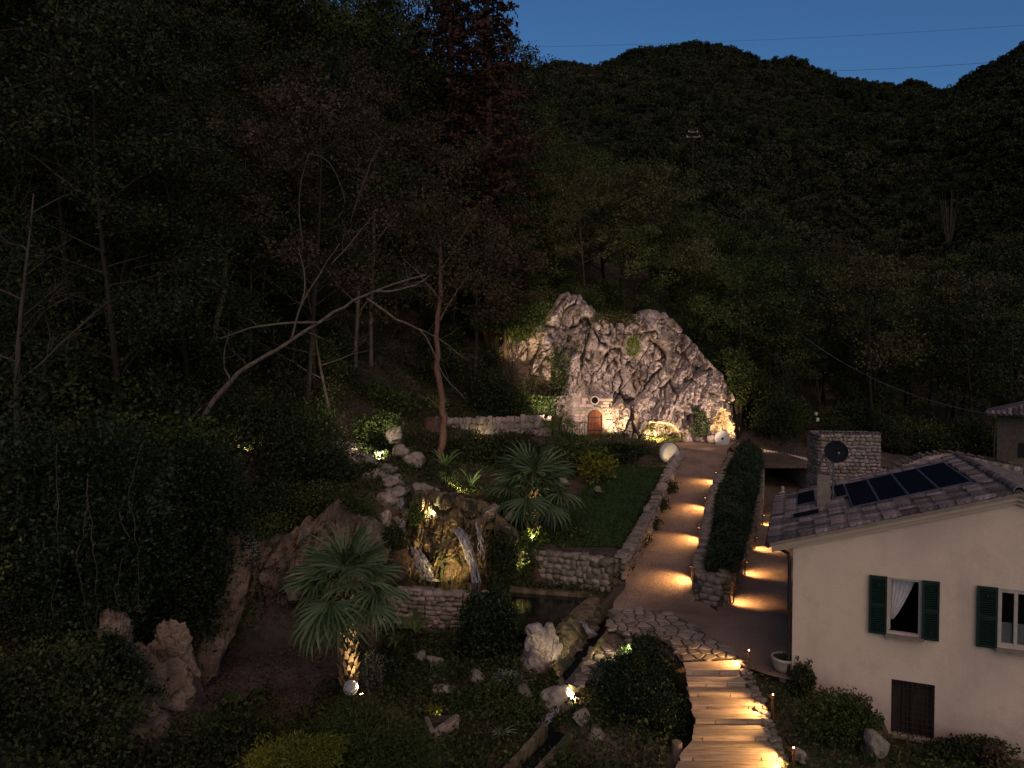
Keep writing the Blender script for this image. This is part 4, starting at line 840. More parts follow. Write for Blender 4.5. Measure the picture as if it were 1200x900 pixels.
# ------------------------------------------------------------------ stone tower end wall behind the roof
def wall_box(name, label, px, Y, w, dep, zb, zt, rz, cat, mat, stones=True, seed=1, row=.17, ln=.28):
    root = empty(name, (X_(px, Y), Y, zb), -rz); tag(root, label, cat); b = MB(); hgt = zt - zb; t = .06
    b.add([(-t,0,0),(w + t,0,0),(w + t,dep,0),(-t,dep,0),(0,.03,hgt),(w,.03,hgt),(w,dep,hgt),(0,dep,hgt)], [(3,2,1,0),(4,5,6,7),(0,1,5,4),(1,2,6,5),(2,3,7,6),(3,0,4,7)]); b.obj('wall', mat, root)
    if stones:
        rg = random.Random(seed); it = []; z = hgt - row / 2
        lst = []
        while z > max(0, hgt - 2.9):
            x = 0
            while x < w - .05:
                L = min(ln * rg.uniform(.55, 1.5), w - x); lst.append((x + L / 2, 0.0, z + rg.uniform(-.02, .02), L, 0)); x += L
            x = 0
            while x < dep - .1:
                L = min(.45 * rg.uniform(.8, 1.3), dep - x); lst.append((-.03, x + L / 2, z, L, math.pi / 2)); x += L
            z -= row
        for x, y, z, L, r in lst[:295]: put('stone', rg.choice(ST_WALL2), root, (x, y, z), (rg.uniform(-.1, .1), rg.uniform(-.2, .2), r), (L * rg.uniform(.8, 1.05), .12, row * rg.uniform(.7, 1.2)))
    return root
tw = wall_box('stone_tower', 'stone end wall with a row of roof tiles on top behind the house', 962, 27, 2.18, 1.5, .8, 6.28, math.radians(8), 'building', M['mortarl'], seed=4, row=.135, ln=.21)
x = .08
while x < 2.15: put('cap_tile', TILE, tw, (x, -.06, 5.5), (0, -.1, math.pi / 2), (.6, .85, .9)); x += .155
# curved garden wall with tile cap
gw = empty('tiled_wall', (X_(1030, 28), 28, 1)); tag(gw, 'curving garden wall capped with round tiles behind the house roof', 'wall'); pts = []
for px, py, Y in [(1028,546,27.2),(1045,548,27.6),(1060,541,27.9),(1080,533,28.2),(1105,529,28.5),(1125,531,28.6),(1150,536,28.4),(1175,541,28.0),(1215,549,27.5)]: pts.append(P(px, py, Y))
pts = resample(pts, .3); off = Vector(gw.location); b = MB(); n = len(pts); V = []
for p in pts: V += [(p.x, p.y - .15, 1), (p.x, p.y + .15, 1), (p.x, p.y + .15, p.z - .06), (p.x, p.y - .15, p.z - .06)]
b.add([Vector(v) - off for v in V], [(4*i + k, 4*i + (k + 1) % 4, 4*i + 4 + (k + 1) % 4, 4*i + 4 + k) for i in range(n - 1) for k in range(4)]); b.obj('wall_core', M['mortarl'], gw); it = []
for p in resample(pts, .2): put('cap_tile', TILE, gw, Vector((p.x, p.y - .2, p.z - .05)) - off, (0, -.12, math.pi / 2 + rnd.uniform(-.08, .08)), (.9, .9, .95))
for r in range(4):
    for p in resample(pts, .3)[::1]: it.append((rnd.choice(ST_TOWER), mat_loc((p.x + rnd.uniform(-.05, .05), p.y - .13, p.z - .2 - r * .2), 0, (rnd.uniform(.26, .38), .16, .2), (rnd.uniform(-.1, .1), 0))))
pieces('stone', gw, it)
wall_box('garden_wall', 'plain brownish wall beyond the curved tiled wall', 1172, 29.5, 4, .3, 1.2, 5.0, 0, 'wall', M['soil'], False)
# neighbour house at the far right
nb = empty('neighbour_house', (X_(1170, 36), 36, 1), -.6); tag(nb, 'shadowed stone house with a low tiled roof among the trees', 'house')
b = MB(); b.box((3, 2.5, 2.6), (6, 5, 5.4)); b.obj('wall', M['mortar'], nb)
b = MB(); zt = 5.35
q = [(-.5,-.6,zt),(6.5,-.6,zt),(6.5,5.6,zt),(-.5,5.6,zt),(2.6,2.5,zt + 1.1),(3.4,2.5,zt + 1.1)]; b.add(q, [(0,1,5,4),(1,2,5),(2,3,4,5),(3,0,4),(3,2,1,0)]); nr = b.obj('roof', M['tile'], nb)
for j in range(30):
    x = -.45 + j * .235; t = min(1, max(.15, min((x + .5) / 3.1, (6.5 - x) / 3.1))); L = 3.1 * t
    for k in range(int(L / .42)): o = put('roof_tile', TILE, nr, (x, -.6 + k * .40, zt + .02 + k * .40 * 1.1 / 3.1), (0, -.34, math.pi / 2), (1, 1.1, 1))
for x0 in (.9, 3.2):
    w = empty('window'); w.parent = nb; b = MB(); b.box((x0 + .4, -.02, 3.4), (.8, .06, 1.2)); b.obj('pane', M['dark'], w); b = MB(); b.box((x0 + .4, -.05, 2.76), (1.0, .14, .08)); b.obj('sill', M['mortarl'], w)
b = MB(); b.tube([(-.12, -.1, 5.2), (-.12, -.1, 0)], .05, 8); b.obj('downpipe', M['iron'], nb)

# ------------------------------------------------------------------ terrace over the dark recess, ramp wall and railing
tr = empty('terrace', (X_(869, 38), 38, 1.05)); tag(tr, 'flat terrace slab over a dark open recess beside the planted strip', 'terrace'); t0 = Vector(tr.location); Xl, Xr = X_(866, 38), X_(960, 38)
b = MB(); b.box(((Xl + Xr) / 2 - t0.x, 2.4, 2.42), (Xr - Xl, 5.4, .16)); b.obj('slab', M['soil'], tr)
b = MB(); b.box((Xr - t0.x - .1, 2.5, 1.1), (.3, 5.2, 2.46)); b.box((X_(893, 38) - t0.x, 2.2, 1.1), (.3, 4.6, 2.46)); b.obj('side_wall', M['tstone'], tr)
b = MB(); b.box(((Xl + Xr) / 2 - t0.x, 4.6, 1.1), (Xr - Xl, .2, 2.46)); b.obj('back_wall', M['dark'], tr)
b = MB(); b.box(((X_(893, 38) + Xr) / 2 - t0.x, .05, .12), (Xr - X_(893, 38), .3, .35)); b.obj('threshold', M['moss'], tr)
pts = [P(868, 521, 44.6), P(947, 537, 43.4)]; rw_ = empty('ramp_wall', (pts[0].x, pts[0].y, 3.4)); tag(rw_, 'pale plastered ramp wall behind the iron railing', 'wall'); b = MB(); o0 = Vector(rw_.location)
V = [pts[0], pts[1], Vector((pts[1].x, pts[1].y, 2.9)), Vector((pts[0].x, pts[0].y, 2.9))]; V += [v + Vector((0, .25, 0)) for v in V]
b.add([v - o0 for v in V], [(0,3,2,1),(4,5,6,7),(0,1,5,4),(1,2,6,5),(2,3,7,6),(3,0,4,7)]); b.obj('wall_slab', M['plaster'], rw_)
def railing(name, label, line, hgt, gap, post=None):
    L = resample(line, gap); root = empty(name, tuple(L[0])); tag(root, label, 'railing'); o0 = Vector(L[0]); me = MB().tube([(0, 0, 0), (0, 0, hgt)], .011, 5).mesh('bar'); me.materials.append(M['iron'])
    for p in L: put('bar', me, root, p - o0)
    b = MB(); b.tube([p - o0 + Vector((0, 0, hgt)) for p in L], .02, 6); b.tube([p - o0 + Vector((0, 0, .1)) for p in L], .014, 6); b.obj('rail', M['iron'], root)
    return root
railing('iron_railing', 'thin iron railing along the terrace in front of the pale ramp wall', [P(864, 540, 42.8), P(905, 541, 42.6), P(948, 543, 42.4)], 1.0, .17)
railing('iron_railing', 'iron railing climbing beside the gravel path end to the terrace corner', [P(852, 547, 40.6), P(858, 540, 41.8), P(864, 537, 42.8)], .95, .17)
railing('iron_railing', 'rusty railing below the cliff between the arched door and the lit cave', [P(718, 517, 43.6), P(745, 523, 43.2), P(770, 530, 42.4)], .85, .16)
railing('iron_railing', 'iron railing on the approach to the arched door above the willowy shrub', [P(650, 511, 43.4), P(688, 513, 43.9)], .95, .16)
# small pale statue in the recess
stt = empty('garden_statue', P(917, 586, 38.6)); tag(stt, 'small pale garden statue standing in the dark recess', 'statue')
b = MB(); b.lathe([(.13, -.55), (.13, -.05), (.16, -.03), (.16, 0)], 12); b.obj('pedestal', M['mortarl'], stt)
b = MB(); b.lathe([(.10, 0), (.13, .08), (.10, .22), (.15, .36), (.16, .44), (.06, .50), (.055, .54), (.09, .60), (.10, .67), (.07, .75), (.0, .78)], 14); b.tube([(.14, 0, .42), (.2, -.06, .28), (.1, -.13, .2)], [.045, .04, .035], 8); b.tube([(-.14, 0, .42), (-.2, -.06, .28), (-.08, -.13, .24)], [.045, .04, .035], 8); b.obj('figure', M['mill'], stt, smooth=True)
# ------------------------------------------------------------------ lamps
WARM = (1.0, .56, .21)
def spot(parent, loc, target, watt, deg, color=WARM, blend=.7, r=.03):
    d = bpy.data.lights.new('spot_light', 'SPOT'); d.energy = watt * 3.2; d.spot_size = math.radians(deg); d.spot_blend = blend; d.color = color; d.shadow_soft_size = r
    o = bpy.data.objects.new('spot_light', d); COL.objects.link(o); o.parent = parent; o.location = loc
    o.rotation_euler = (Vector(target) - Vector(loc)).to_track_quat('-Z', 'Y').to_euler(); return o
def path_light(base, toward, label, group, hgt=.5, watt=60, deg=112, reach=.34, tip=False):
    root = empty('path_light', base); tag(root, label, 'lamp', group); t = Vector(toward).normalized(); a = math.atan2(t.y, t.x)
    b = MB(); b.box((-.03 * t.x, -.03 * t.y, hgt / 2 - .05), (.035, .075, hgt + .1), rz=a); b.obj('post', M['rust'], root)
    b = MB(); b.box((.02 * t.x, .02 * t.y, hgt + .01), (.15, .09, .03), rz=a); b.obj('hood', M['rust'], root)
    b = MB(); b.box((.03 * t.x, .03 * t.y, hgt - .009), (.05, .04, .008), rz=a); b.obj('lens', M['lamp'], root)
    if tip: b = MB(); b.lathe([(.0, 0), (.016, .005), (.016, .03), (0, .036)], 8, c=(-.03 * t.x, -.03 * t.y, hgt + .022)); b.obj('glow_tip', M['lamp'], root)
    spot(root, t * .05 + Vector((0, 0, hgt - .035)), t * reach * rnd.uniform(.85, 1.25) + Vector((-t.y, t.x, 0)) * rnd.uniform(-.1, .1), watt * rnd.uniform(.75, 1.2), deg * rnd.uniform(.88, 1.1), blend=rnd.uniform(.8, 1), r=.02); return root
UE = np.array(UPPER); LEd = np.array(LOWER)
def edge(E, Y, col): return X_(np.interp(Y, E[:, 0], E[:, col]), Y), np.interp(Y, E[:, 0], E[:, 3])
for Y in (24.3, 27.9, 31.6, 35.3):
    x, z = edge(UE, Y, 2); path_light((x - .12, Y, z), (-1, -.12, 0), 'low rusty post light against the planter wall throwing a pool on the gravel path', 'post lights along the gravel path')
for Y in (23.2, 26.4, 30.2, 34.6):
    x, z = edge(LEd, Y, 1); path_light((x + .34, Y, z), (1, -.15, 0), 'low rusty post light under the planter wall throwing a pool on the garden path', 'post lights along the garden path')
for px, py, z, lab in ((876, 786, 1.0, 'rusty post light with a glowing tip at the head of the timber steps'), (904, 840, .62, 'rusty post light with a glowing tip halfway down the timber steps'), (928, 905, .2, 'rusty post light with a glowing tip near the foot of the timber steps')):
    path_light(G(px, py, z), (-1, .05, 0), lab, None, .5, 60, 122, .9, True)
def garden_spot(p, target, label, watt=60, deg=80, color=(1.0, .74, .40), group=None, size=.06, lens=None, pole=0.):
    p = Vector(p); p.z = max(p.z, h(p.x, p.y) + .1 + pole); t = Vector(target) - p; root = empty('garden_spotlight', p); tag(root, label, 'lamp', group); q = t.to_track_quat('Z', 'Y').to_matrix().to_4x4()
    b = MB(); b.lathe([(size * .5, -size * 1.6), (size * .8, -size * 1.5), (size, 0), (size, size * .3), (size * .86, size * .3), (size * .84, size * .02)], 12, M=q); b.obj('housing', M['iron'], root)
    b = MB(); b.lathe([(0, size * .04), (size * .84, size * .04), (size * .8, size * .4), (size * .5, size * .7), (0, size * .8)], 12, M=q); b.obj('lens', lens or M['lampw'], root)
    b = MB(); b.tube([(0, 0, -size), (0, 0, -size - .22 - pole)], .012, 6); b.obj('spike', M['iron'], root)
    spot(root, t.normalized() * size * 1.3, t, watt, deg, color, r=size * .5); return root
GOLD = (1.0, .70, .30)
garden_spot(P(721, 507, 43.4), P(722, 485, 45), 'spotlight washing the rock beside the arched door', 170, 95)
garden_spot(P(768, 521, 44.4), P(776, 503, 46.2), 'spotlight hidden in the cave beside the bright millstone', 260, 125, GOLD)
garden_spot(P(846, 519, 44.9), P(847, 488, 46.6), 'spotlight inside the tall lit cave niche', 260, 110, GOLD)
garden_spot(P(780, 543, 37.9), P(785, 532, 39.2), 'spotlight aimed at the face of the bright millstone', 26, 40)
garden_spot(P(601, 424, 43.5), P(604, 398, 46), 'spotlight on the moss at the edge of the cliff', 120, 75, GOLD)
garden_spot(P(628, 448, 43.6), P(640, 420, 46), 'spotlight in the shrubs below the pale cliff shoulder', 60, 85)
garden_spot(P(640, 505, 38.6), P(680, 425, 46), 'wide floodlight washing the cliff above the terrace wall', 820, 80, (1.0, .75, .60), size=.1, pole=1.6, lens=M['metal'])
garden_spot(P(856, 548, 39.6), P(780, 440, 46), 'wide floodlight washing the cliff from the planter wall end', 820, 85, (1.0, .75, .60), size=.1, pole=.5, lens=M['metal'])
garden_spot(P(506, 605, 25.0), P(502, 578, 27.3), 'spotlight gilding the boulder at the head of the waterfall', 90, 90, (1, .8, .5))
garden_spot(P(527, 694, 23.85), P(524, 645, 25.2), 'spotlight on the basin lip shining up the golden falls', 75, 120, GOLD, pole=.5)
garden_spot(P(447, 533, 30.0), P(425, 530, 31), 'bright spotlight among rocks of the upper stream', 330, 140, (1, .86, .64))
garden_spot(P(533, 577, 29.4), P(545, 560, 31), 'greenish spotlight among the shrubs beside the falls', 60, 110, (1, .9, .45))
garden_spot(P(604, 664, 25.0), P(612, 640, 26.5), 'spotlight in the leaves at the corner of the pond', 80, 120, (1, .88, .4))
garden_spot(P(424, 815, 16.8), P(408, 735, 17.9), 'spotlight at the foot of the lit palm trunk', 42, 75, (1, .76, .44))
garden_spot(P(624, 634, 26.5), P(623, 590, 27.9), 'spotlight at the foot of the smaller palm', 110, 80, (1, .76, .40))
garden_spot(P(656, 551, 33), P(640, 540, 34), 'tiny spotlight under the willowy shrub', 5, 120)
garden_spot(P(287, 531, 29.0), P(280, 521, 30), 'spotlight bleaching the pale rock in the woods', 110, 120, (1, .84, .5))
garden_spot(P(255, 527, 29.0), P(258, 512, 30), 'spotlight on yellow leaves in the dark woods', 60, 100, (1, .84, .4))
garden_spot(P(196, 574, 26), P(196, 555, 27), 'small spotlight low in the dark ivy slope', 6, 110, (1, .9, .4))
garden_spot(P(513, 847, 16.9), P(503, 832, 17.3), 'spotlight in the brick planter under bright leaves', 60, 130, (1, .88, .42))
garden_spot(P(676, 814, 17.5), P(660, 818, 17.9), 'spotlight shining on the wet boulder of the channel', 90, 110, (1, .84, .5))
garden_spot(P(741, 757, 19.0), P(728, 762, 19.3), 'spotlight on the crest of the leafy mound', 40, 130, (1, .88, .42))
garden_spot(P(697, 768, 19.6), P(690, 760, 20.0), 'spotlight beside the channel lighting moss', 7, 120, GOLD)
garden_spot(P(878, 538, 43.4), P(890, 528, 44.4), 'small light strip behind the railing at the ramp wall', 10, 140)
garden_spot(P(912, 590, 38.0), P(914, 600, 37), 'dim lamp at the threshold of the recess', 5, 120, GOLD)
garden_spot(P(560, 519, 39.0), P(562, 510, 39.8), 'small wall light low on the long terrace wall', 5, 130, (1, .9, .45))

# ------------------------------------------------------------------ rocks
BOULDB = meshset(4, M['bank'], boulder_mesh, sub=5, amp=1.5, scale=2.2)
for px, py, Y, s, lab in [
    (404,526,31.2,1.05,'broad pale boulder where the upper stream starts'),(386,534,30.8,.8,'brownish boulder beside the upper stream source'),(462,512,32.5,1.0,'flat pale boulder above the upper spotlight'),
    (487,538,30.5,1.0,'pale boulder shelf beside the red trunk'),(470,528,31,.7,'pale rock next to the upper spotlight'),(500,578,27.2,.85,'boulder gilded by the light at the waterfall head'),(520,590,26.6,.6,'brown boulder above the broad waterfall'),
    (452,606,25.6,.62,'pale rock stacked left of the falls'),(444,622,25.2,.5,'pale rock low in the stack left of the falls'),(447,640,24.9,.48,'smaller rock at the foot of the stack by the falls'),(430,612,25.8,.55,'rock half sunk in the bank by the falls'),
    (574,600,26.3,.55,'rock topping the dry side of the waterfall'),(590,620,25.8,.5,'square brown rock near the dark wet wall'),(598,604,26.8,.42,'small rock among shrubs near the palm'),
    (660,565,31.5,.6,'pinkish rock on the slope beside the lawn'),(700,575,32,.5,'rock poking out under the bright bush'),(655,820,17.7,.75,'wet white boulder under the channel spout'),(640,835,17.4,.6,'dark mossy rock under the wet boulder'),
    (615,812,18,.45,'brown rock beside the ivy'),(560,792,19.2,.55,'grey rock in the garden bed'),(505,795,19.4,.4,'flat rock edging the dry stream bed'),(470,790,19.8,.45,'rock at the bend of the dry stream bed'),
    (492,770,20.4,.42,'rock at the top of the dry stream bed'),(520,810,18.6,.55,'long pale rock along the dry stream bed'),(488,828,17.8,.5,'pale rock beside the brick planter'),(480,845,17.2,.45,'low rock in front of the brick planter'),
    (510,775,20.2,.4,'rock beside the agave in the stream bed'),(450,775,20.4,.38,'flat rock near the palm'),
    (682,842,16.8,.5,'brown rock under the leafy mound'),(700,860,16.2,.45,'rock half hidden below the leafy mound'),(937,884,15.2,.3,'pale rock in the flower bed'),(1022,868,15.3,.6,'rough rock ending the flower bed beside the house'),
    (350,528,29.6,.5,'pale rock lying on the woodland slope'),(294,560,27.5,.5,'grey rock below the lit pale rock'),(330,512,31,.5,'brown rock on the leaf-strewn slope')]:
    boulder(px, py, Y, s, lab, group=None)
for px, py, Y, sq, lab in [(258,690,18.9,(1.1,.9,2.6),'tall pale rock rib in the earth bank'),(165,812,14.8,(1.6,1.0,1.7),'big weathered rock face at the foot of the ivy slope'),(132,742,14.9,(.6,.5,.75),'greenish rounded rock under the ivy'),
                           (262,495,31.0,(.7,.6,1.9),'leaning grey slab of rock in the woods'),(283,527,30.2,(.9,.6,.55),'bright pale rock in the spotlight in the woods'),(200,765,15.3,(.8,.7,1.2),'brown rock next to the ivy curtain')]:
    o = boulder(px, py, Y, 1, lab, rnd.choice(BOULDB), name='rock_outcrop', group=None, sq=sq, rz=rnd.uniform(-.5, .5))
boulder(262, 497, 30.9, 1, 'slanting pale slab propped in the dark woods', BOULDC[1], 'rock_outcrop', None, (.5,.4,2.0), .4).rotation_euler = (0, -.45, .3)

rs = random.Random(17)
for k in range(46):                                   # piled rocks beside the upper stream and the falls
    t = rs.random(); px = 392 + 105 * t + rs.gauss(0, 16); Y = 31.5 - 6.2 * t + rs.gauss(0, .5); x = X_(px, Y); s = rs.uniform(.28, .75)
    o = boulder(px, 500, Y, s, 'rough pale rock piled along the upper stream', z=h(x, Y) + s * .12, group='rocks piled along the upper stream', name='stream_rock')
for k in range(16):
    t = rs.random(); px = 470 + 135 * t; Y = 26.2 + rs.uniform(-.3, .6); x = X_(px, Y); s = rs.uniform(.25, .5)
    boulder(px, 500, Y, s, 'brown rock crowning the golden waterfall face', rs.choice(BOULD + BOULDM), z=max(h(x, Y), np.interp(x, WTX, WTZ) - .35) + .1, group='rocks crowning the waterfall face', name='stream_rock')
# edging stones along the steps
it = []; e0 = Vector(ed.location)
for i in range(34):
    t = i / 33; px = 868 + 56 * t; py = 776 + 140 * t; z = 1.12 - 1.0 * t
    for k in range(2):
        p = G(px + 5 * k + rnd.uniform(-1, 1), py + rnd.uniform(-2, 2), z); it.append((rnd.choice(ST_WALL), mat_loc(p, rnd.uniform(0, 3), (rnd.uniform(.1, .2), rnd.uniform(.1, .2), rnd.uniform(.1, .17)))))
pieces('stone', ed, it)

# ------------------------------------------------------------------ small things
lg = empty('log_post', G(793, 886, .2)); tag(lg, 'short upright cut log standing at the foot of the steps', 'log')
b = MB(); b.lathe([(.13, -.1), (.125, .1), (.12, .30), (.11, .325), (.0, .33)], 14); b.obj('log', M['palebark'], lg, smooth=False)
def pot(p, r=.3):
    root = empty('plant_pot', p); tag(root, 'wide pale clay bowl planted with greenery at the house corner', 'plant pot')
    b = MB(); b.lathe([(r * .35, 0), (r * .7, .06), (r * .95, .2), (r * 1.02, .34), (r * 1.1, .36), (r * 1.1, .42), (r * .96, .42), (r * .9, .32), (0, .32)], 24); b.obj('bowl', M['clay'], root, smooth=True)
    b = MB(); b.lathe([(r * .5, -.35), (r * .4, -.05), (r * .45, .02)], 12); b.obj('foot', M['clay'], root)
    n = 260; a = R.uniform(0, 6.28, n); q = R.uniform(0, 1, n) ** .5 * r * .85; B = np.stack([q * np.cos(a), q * np.sin(a), np.full(n, .33)], 1)
    V, F = strand_arrays(B, np.stack([np.cos(a) * .5, np.sin(a) * .5, np.ones(n)], 1) + R.normal(size=(n, 3)) * .25, .2, .012, .5); link('greenery', np_mesh('greenery', V, F), M['grass'], root)
    return root
pot(P(919, 788, 17.9))
# box of thin bricks with a lit plant in the garden bed
bx = empty('brick_planter', G(517, 880, .25)); tag(bx, 'small planter of thin pale bricks glowing from within', 'planter'); A0, A1, A2 = G(507, 882, .25), G(536, 858, .3), G(500, 858, .35)
b = MB(); rg = random.Random(3); bm_ = MB().box((0, 0, 0), (1, 1, 1)).mesh('brick'); bm_.materials.append(M['tstone']); e0 = Vector(bx.location)
for (p, q) in ((A0, A1), (A0, A2)):
    d = (q - p); L = d.to_2d().length; a = math.atan2(d.y, d.x)
    for r in range(12):
        s = 0 if r % 2 else -.1
        while s < L - .03:
            l = min(.22, L - s); c = p + Vector((math.cos(a), math.sin(a), 0)) * (max(s, 0) + (l + min(s, 0)) / 2)
            arch_ = p is A0 and q is A1 and r < 7 and .35 * L < max(s, 0) + l / 2 < .9 * L
            if not arch_: put('brick', bm_, bx, Vector((c.x, c.y, .1 + r * .055)) - e0, (0, 0, a + rg.uniform(-.03, .03)), (l + min(s, 0) - .008, .1, .047))
            s += .225
b.box(((A1.x + A2.x) / 2 - e0.x, (A1.y + A2.y) / 2 - e0.y, .25), (.5, .3, .3)); b.obj('soil', M['soil'], bx)
# two stumps, hollow bark columns
for px, py, Y, r, hh, lab, mt in ((505, 514, 39.0, .62, 1.15, 'wide reddish tree stump in front of the terrace wall', 'redbark'), (408, 590, 28.0, .3, 1.2, 'tall brown tree stump below the upper stream', 'redbark')):
    root = empty('tree_stump', P(px, py, Y)); tag(root, lab, 'stump'); b = MB(); V = []; n = 28
    for z, k in ((-.3, 1.3), (0, 1.12), (.3, 1.0), (.75, .97), (1, .95)):
        for i in range(n): a = 2 * math.pi * i / n; q = r * k * (1 + .12 * math.sin(a * 7 + px) + .06 * math.sin(a * 13)); V.append((q * math.cos(a), q * math.sin(a), z * hh + (.05 * math.sin(a * 5) if z == 1 else 0)))
    b.add(V, [(j*n + i, j*n + (i + 1) % n, (j + 1)*n + (i + 1) % n, (j + 1)*n + i) for j in range(4) for i in range(n)]); b.obj('bark', M[mt], root)
    b = MB(); b.lathe([(r * 1.05, hh * .97), (r * .5, hh * .985), (0, hh * .98)], 20); b.obj('cut_face', M['palebark'], root)
# wire ball at the palm's foot
wb = empty('wire_ball', P(411, 806, 16.9)); tag(wb, 'pale wire ball lying at the foot of the lit palm', 'garden ornament')
b = MB(); rg = random.Random(9)
for k in range(16):
    q = Matrix.Rotation(rg.uniform(0, 6.3), 3, 'X') @ Matrix.Rotation(rg.uniform(0, 6.3), 3, 'Y'); b.tube([q @ Vector((.17 * math.cos(i * .35), .17 * math.sin(i * .35), 0)) for i in range(19)], .009, 4)
b.obj('wire', M['ball'], wb); b = MB(); b.lathe([(0, -.14), (.1, -.1), (.14, 0), (.1, .1), (0, .14)], 12); b.obj('core', M['ball'], wb)
# pylon on the hill, poles and wires
py_ = P(812, 178, 118); pt = P(812, 152, 118); o = empty('power_pole', (py_.x, py_.y, h(py_.x, py_.y))); tag(o, 'pale utility pole with crossarms standing above the trees on the hill', 'utility pole'); zz = pt.z - o.location.z
b = MB(); b.tube([(0, 0, -1), (0, 0, zz)], [.12, .08], 8); b.obj('pole', M['bark'], o); b = MB(); b.box((0, 0, zz - .4), (1.5, .12, .12)); b.box((0, 0, zz - 1.2), (2.2, .12, .12)); b.obj('crossarm', M['rock'], o)
b = MB()
for x in (-.7, .7, -1.0, 1.0): b.lathe([(.06, 0), (.09, .1), (.05, .25)], 8, c=(x, 0, zz - (.35 if abs(x) < .8 else 1.15)))
b.obj('insulator', M['mill'], o)
def wire(a, c, sag, r, label):
    a, c = Vector(a), Vector(c); pts = [a.lerp(c, i / 24) - Vector((0, 0, sag * 4 * (i / 24) * (1 - i / 24))) for i in range(25)]; b = MB(); b.tube(pts, r, 4); tag(b.obj('power_line', M['metal']), label, 'cable')
wire(P(893, 352, 52), P(1163, 486, 35.6), 1.4, .018, 'sagging overhead cable running down to the neighbour house')
wire(P(560, 56, 420), P(1300, 22, 420), 3, .07, 'thin upper power line crossing the sky above the hill')
wire(P(930, 84, 395), P(1320, 58, 330), 2, .1, 'lower power line crossing the sky over the saddle')
lp = empty('lamp_post', (X_(957, 45), 45, h(X_(957, 45), 45))); tag(lp, 'slim unlit lamp post with a pale head beyond the stone tower', 'lamp post'); zt = P(957, 487, 45).z - lp.location.z
b = MB(); b.tube([(0, 0, -.1), (0, 0, zt)], .035, 6); b.obj('pole', M['iron'], lp); b = MB(); b.lathe([(.05, 0), (.1, .05), (.1, .18), (.04, .22)], 8, c=(0, 0, zt)); b.box((.1, 0, zt - .25), (.16, .1, .22)); b.obj('head', M['mill'], lp)
# ------------------------------------------------------------------ plants
def ell(n, c, r, rng=R, shell=.55):
    d = unit(rng.normal(size=(n, 3))); q = (shell + (1 - shell) * rng.uniform(0, 1, n)) ** 1.0; return np.array(c) + d * np.array(r) * q[:, None], d
def lumpy(n, c, r, seed=0, shell=.6, amp=.3, fr=2.0):
    p, d = ell(n, (0, 0, 0), r, shell=shell); k = 1 + amp * fbm(d * fr + seed * 5.1, 3, seed); return np.array(c) + p * k[:, None], d
def bush(name, label, px, py, Y, r, n, L, mat, seed=1, cat='shrub', group=None, shell=.55, amp=.3, asp=.55, stems=True, up=.3, fr=2.2, lobes=None):
    c = P(px, py, Y); g = h(c.x, c.y); root = empty(name, (c.x, c.y, min(g, c.z - r[2] * .5) if stems else c.z - r[2] * .6)); tag(root, label, cat, group); zc = c.z - root.location.z; A = []
    for k, (dx, dy, dz, s) in enumerate([(0, 0, 0, 1.)] + (lobes or [])):
        p, d = lumpy(int(n * s * s), (dx, dy, zc + dz), np.array(r) * s, seed + k * 3, shell, amp, fr); j = p[:, 2] > -.1; A.append(leaf_arrays(p[j], L, asp, D=d[j] + np.array((0, 0, up)), djit=.8))
    link('foliage', np_mesh('foliage', *cat_arrays(A)), mat, root)
    if stems:
        b = MB(); rg = random.Random(seed)
        for k in range(9): a = rg.uniform(0, 6.28); q = rg.uniform(.3, .8); b.tube([(0.06 * math.cos(a), .06 * math.sin(a), -.1), (r[0] * q * .4 * math.cos(a), r[1] * q * .4 * math.sin(a), zc * .6), (r[0] * q * math.cos(a), r[1] * q * math.sin(a), zc + r[2] * rg.uniform(0, .5))], [.03, .02, .008], 5)
        b.obj('stems', M['bark'], root)
    return root
bush('leafy_mound', 'big dark clipped leafy mound between the channel and the timber steps', 745, 838, 17.5, (1.15, 1.5, .95), 17000, .065, M['leafivy'], 2, shell=.6, amp=.42, fr=1.7, lobes=[(.32, .75, .62, .72), (-.55, -.5, -.25, .75), (.45, -.2, .05, .8), (-.1, .3, .5, .7), (.55, -.9, -.35, .6), (.95, -.75, -.35, .55), (.85, .2, -.1, .55), (.8, .9, .2, .5), (.45, 1.4, .6, .65), (.55, 2.0, .75, .5), (-.35, 1.0, .35, .6)])
bush('leafy_mound', 'dark ivy mass draped over the wall beside the pond', 572, 745, 21.2, (.95, .8, 1.5), 17000, .10, M['leafivy'], 3, shell=.6, amp=.3)
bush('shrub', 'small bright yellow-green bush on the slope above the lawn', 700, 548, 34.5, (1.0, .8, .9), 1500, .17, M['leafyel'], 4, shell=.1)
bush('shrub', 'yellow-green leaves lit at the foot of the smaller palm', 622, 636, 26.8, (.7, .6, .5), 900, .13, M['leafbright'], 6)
bush('shrub', 'dark shrub at the pond corner around its spotlight', 608, 655, 25.6, (.9, .7, .7), 2400, .12, M['leafmid'], 7)
bush('shrub', 'dense dark shrub filling the bank below the terrace wall', 548, 532, 35.5, (2.3, 1.3, 1.1), 9000, .13, M['leafdark'], 8, amp=.35)
bush('shrub', 'broad dark shrub between the terrace wall and the smaller palm', 600, 533, 36, (2.2, 1.4, 1.0), 8000, .13, M['leafdark'], 9, amp=.35)
bush('shrub', 'dark green shrub under the railing near the arched door', 672, 535, 36.5, (2.0, 1.2, 1.1), 8000, .13, M['leafmid'], 10, amp=.35)
bush('shrub', 'deep green hedge trailing below the cliff towards the bright millstone', 722, 530, 38.6, (2.0, .6, .55), 7000, .12, M['leafdark'], 11, amp=.3)
bush('shrub', 'round hedge end beside the bright millstone', 745, 552, 37.6, (1.0, .6, .35), 3200, .12, M['leafmid'], 12)
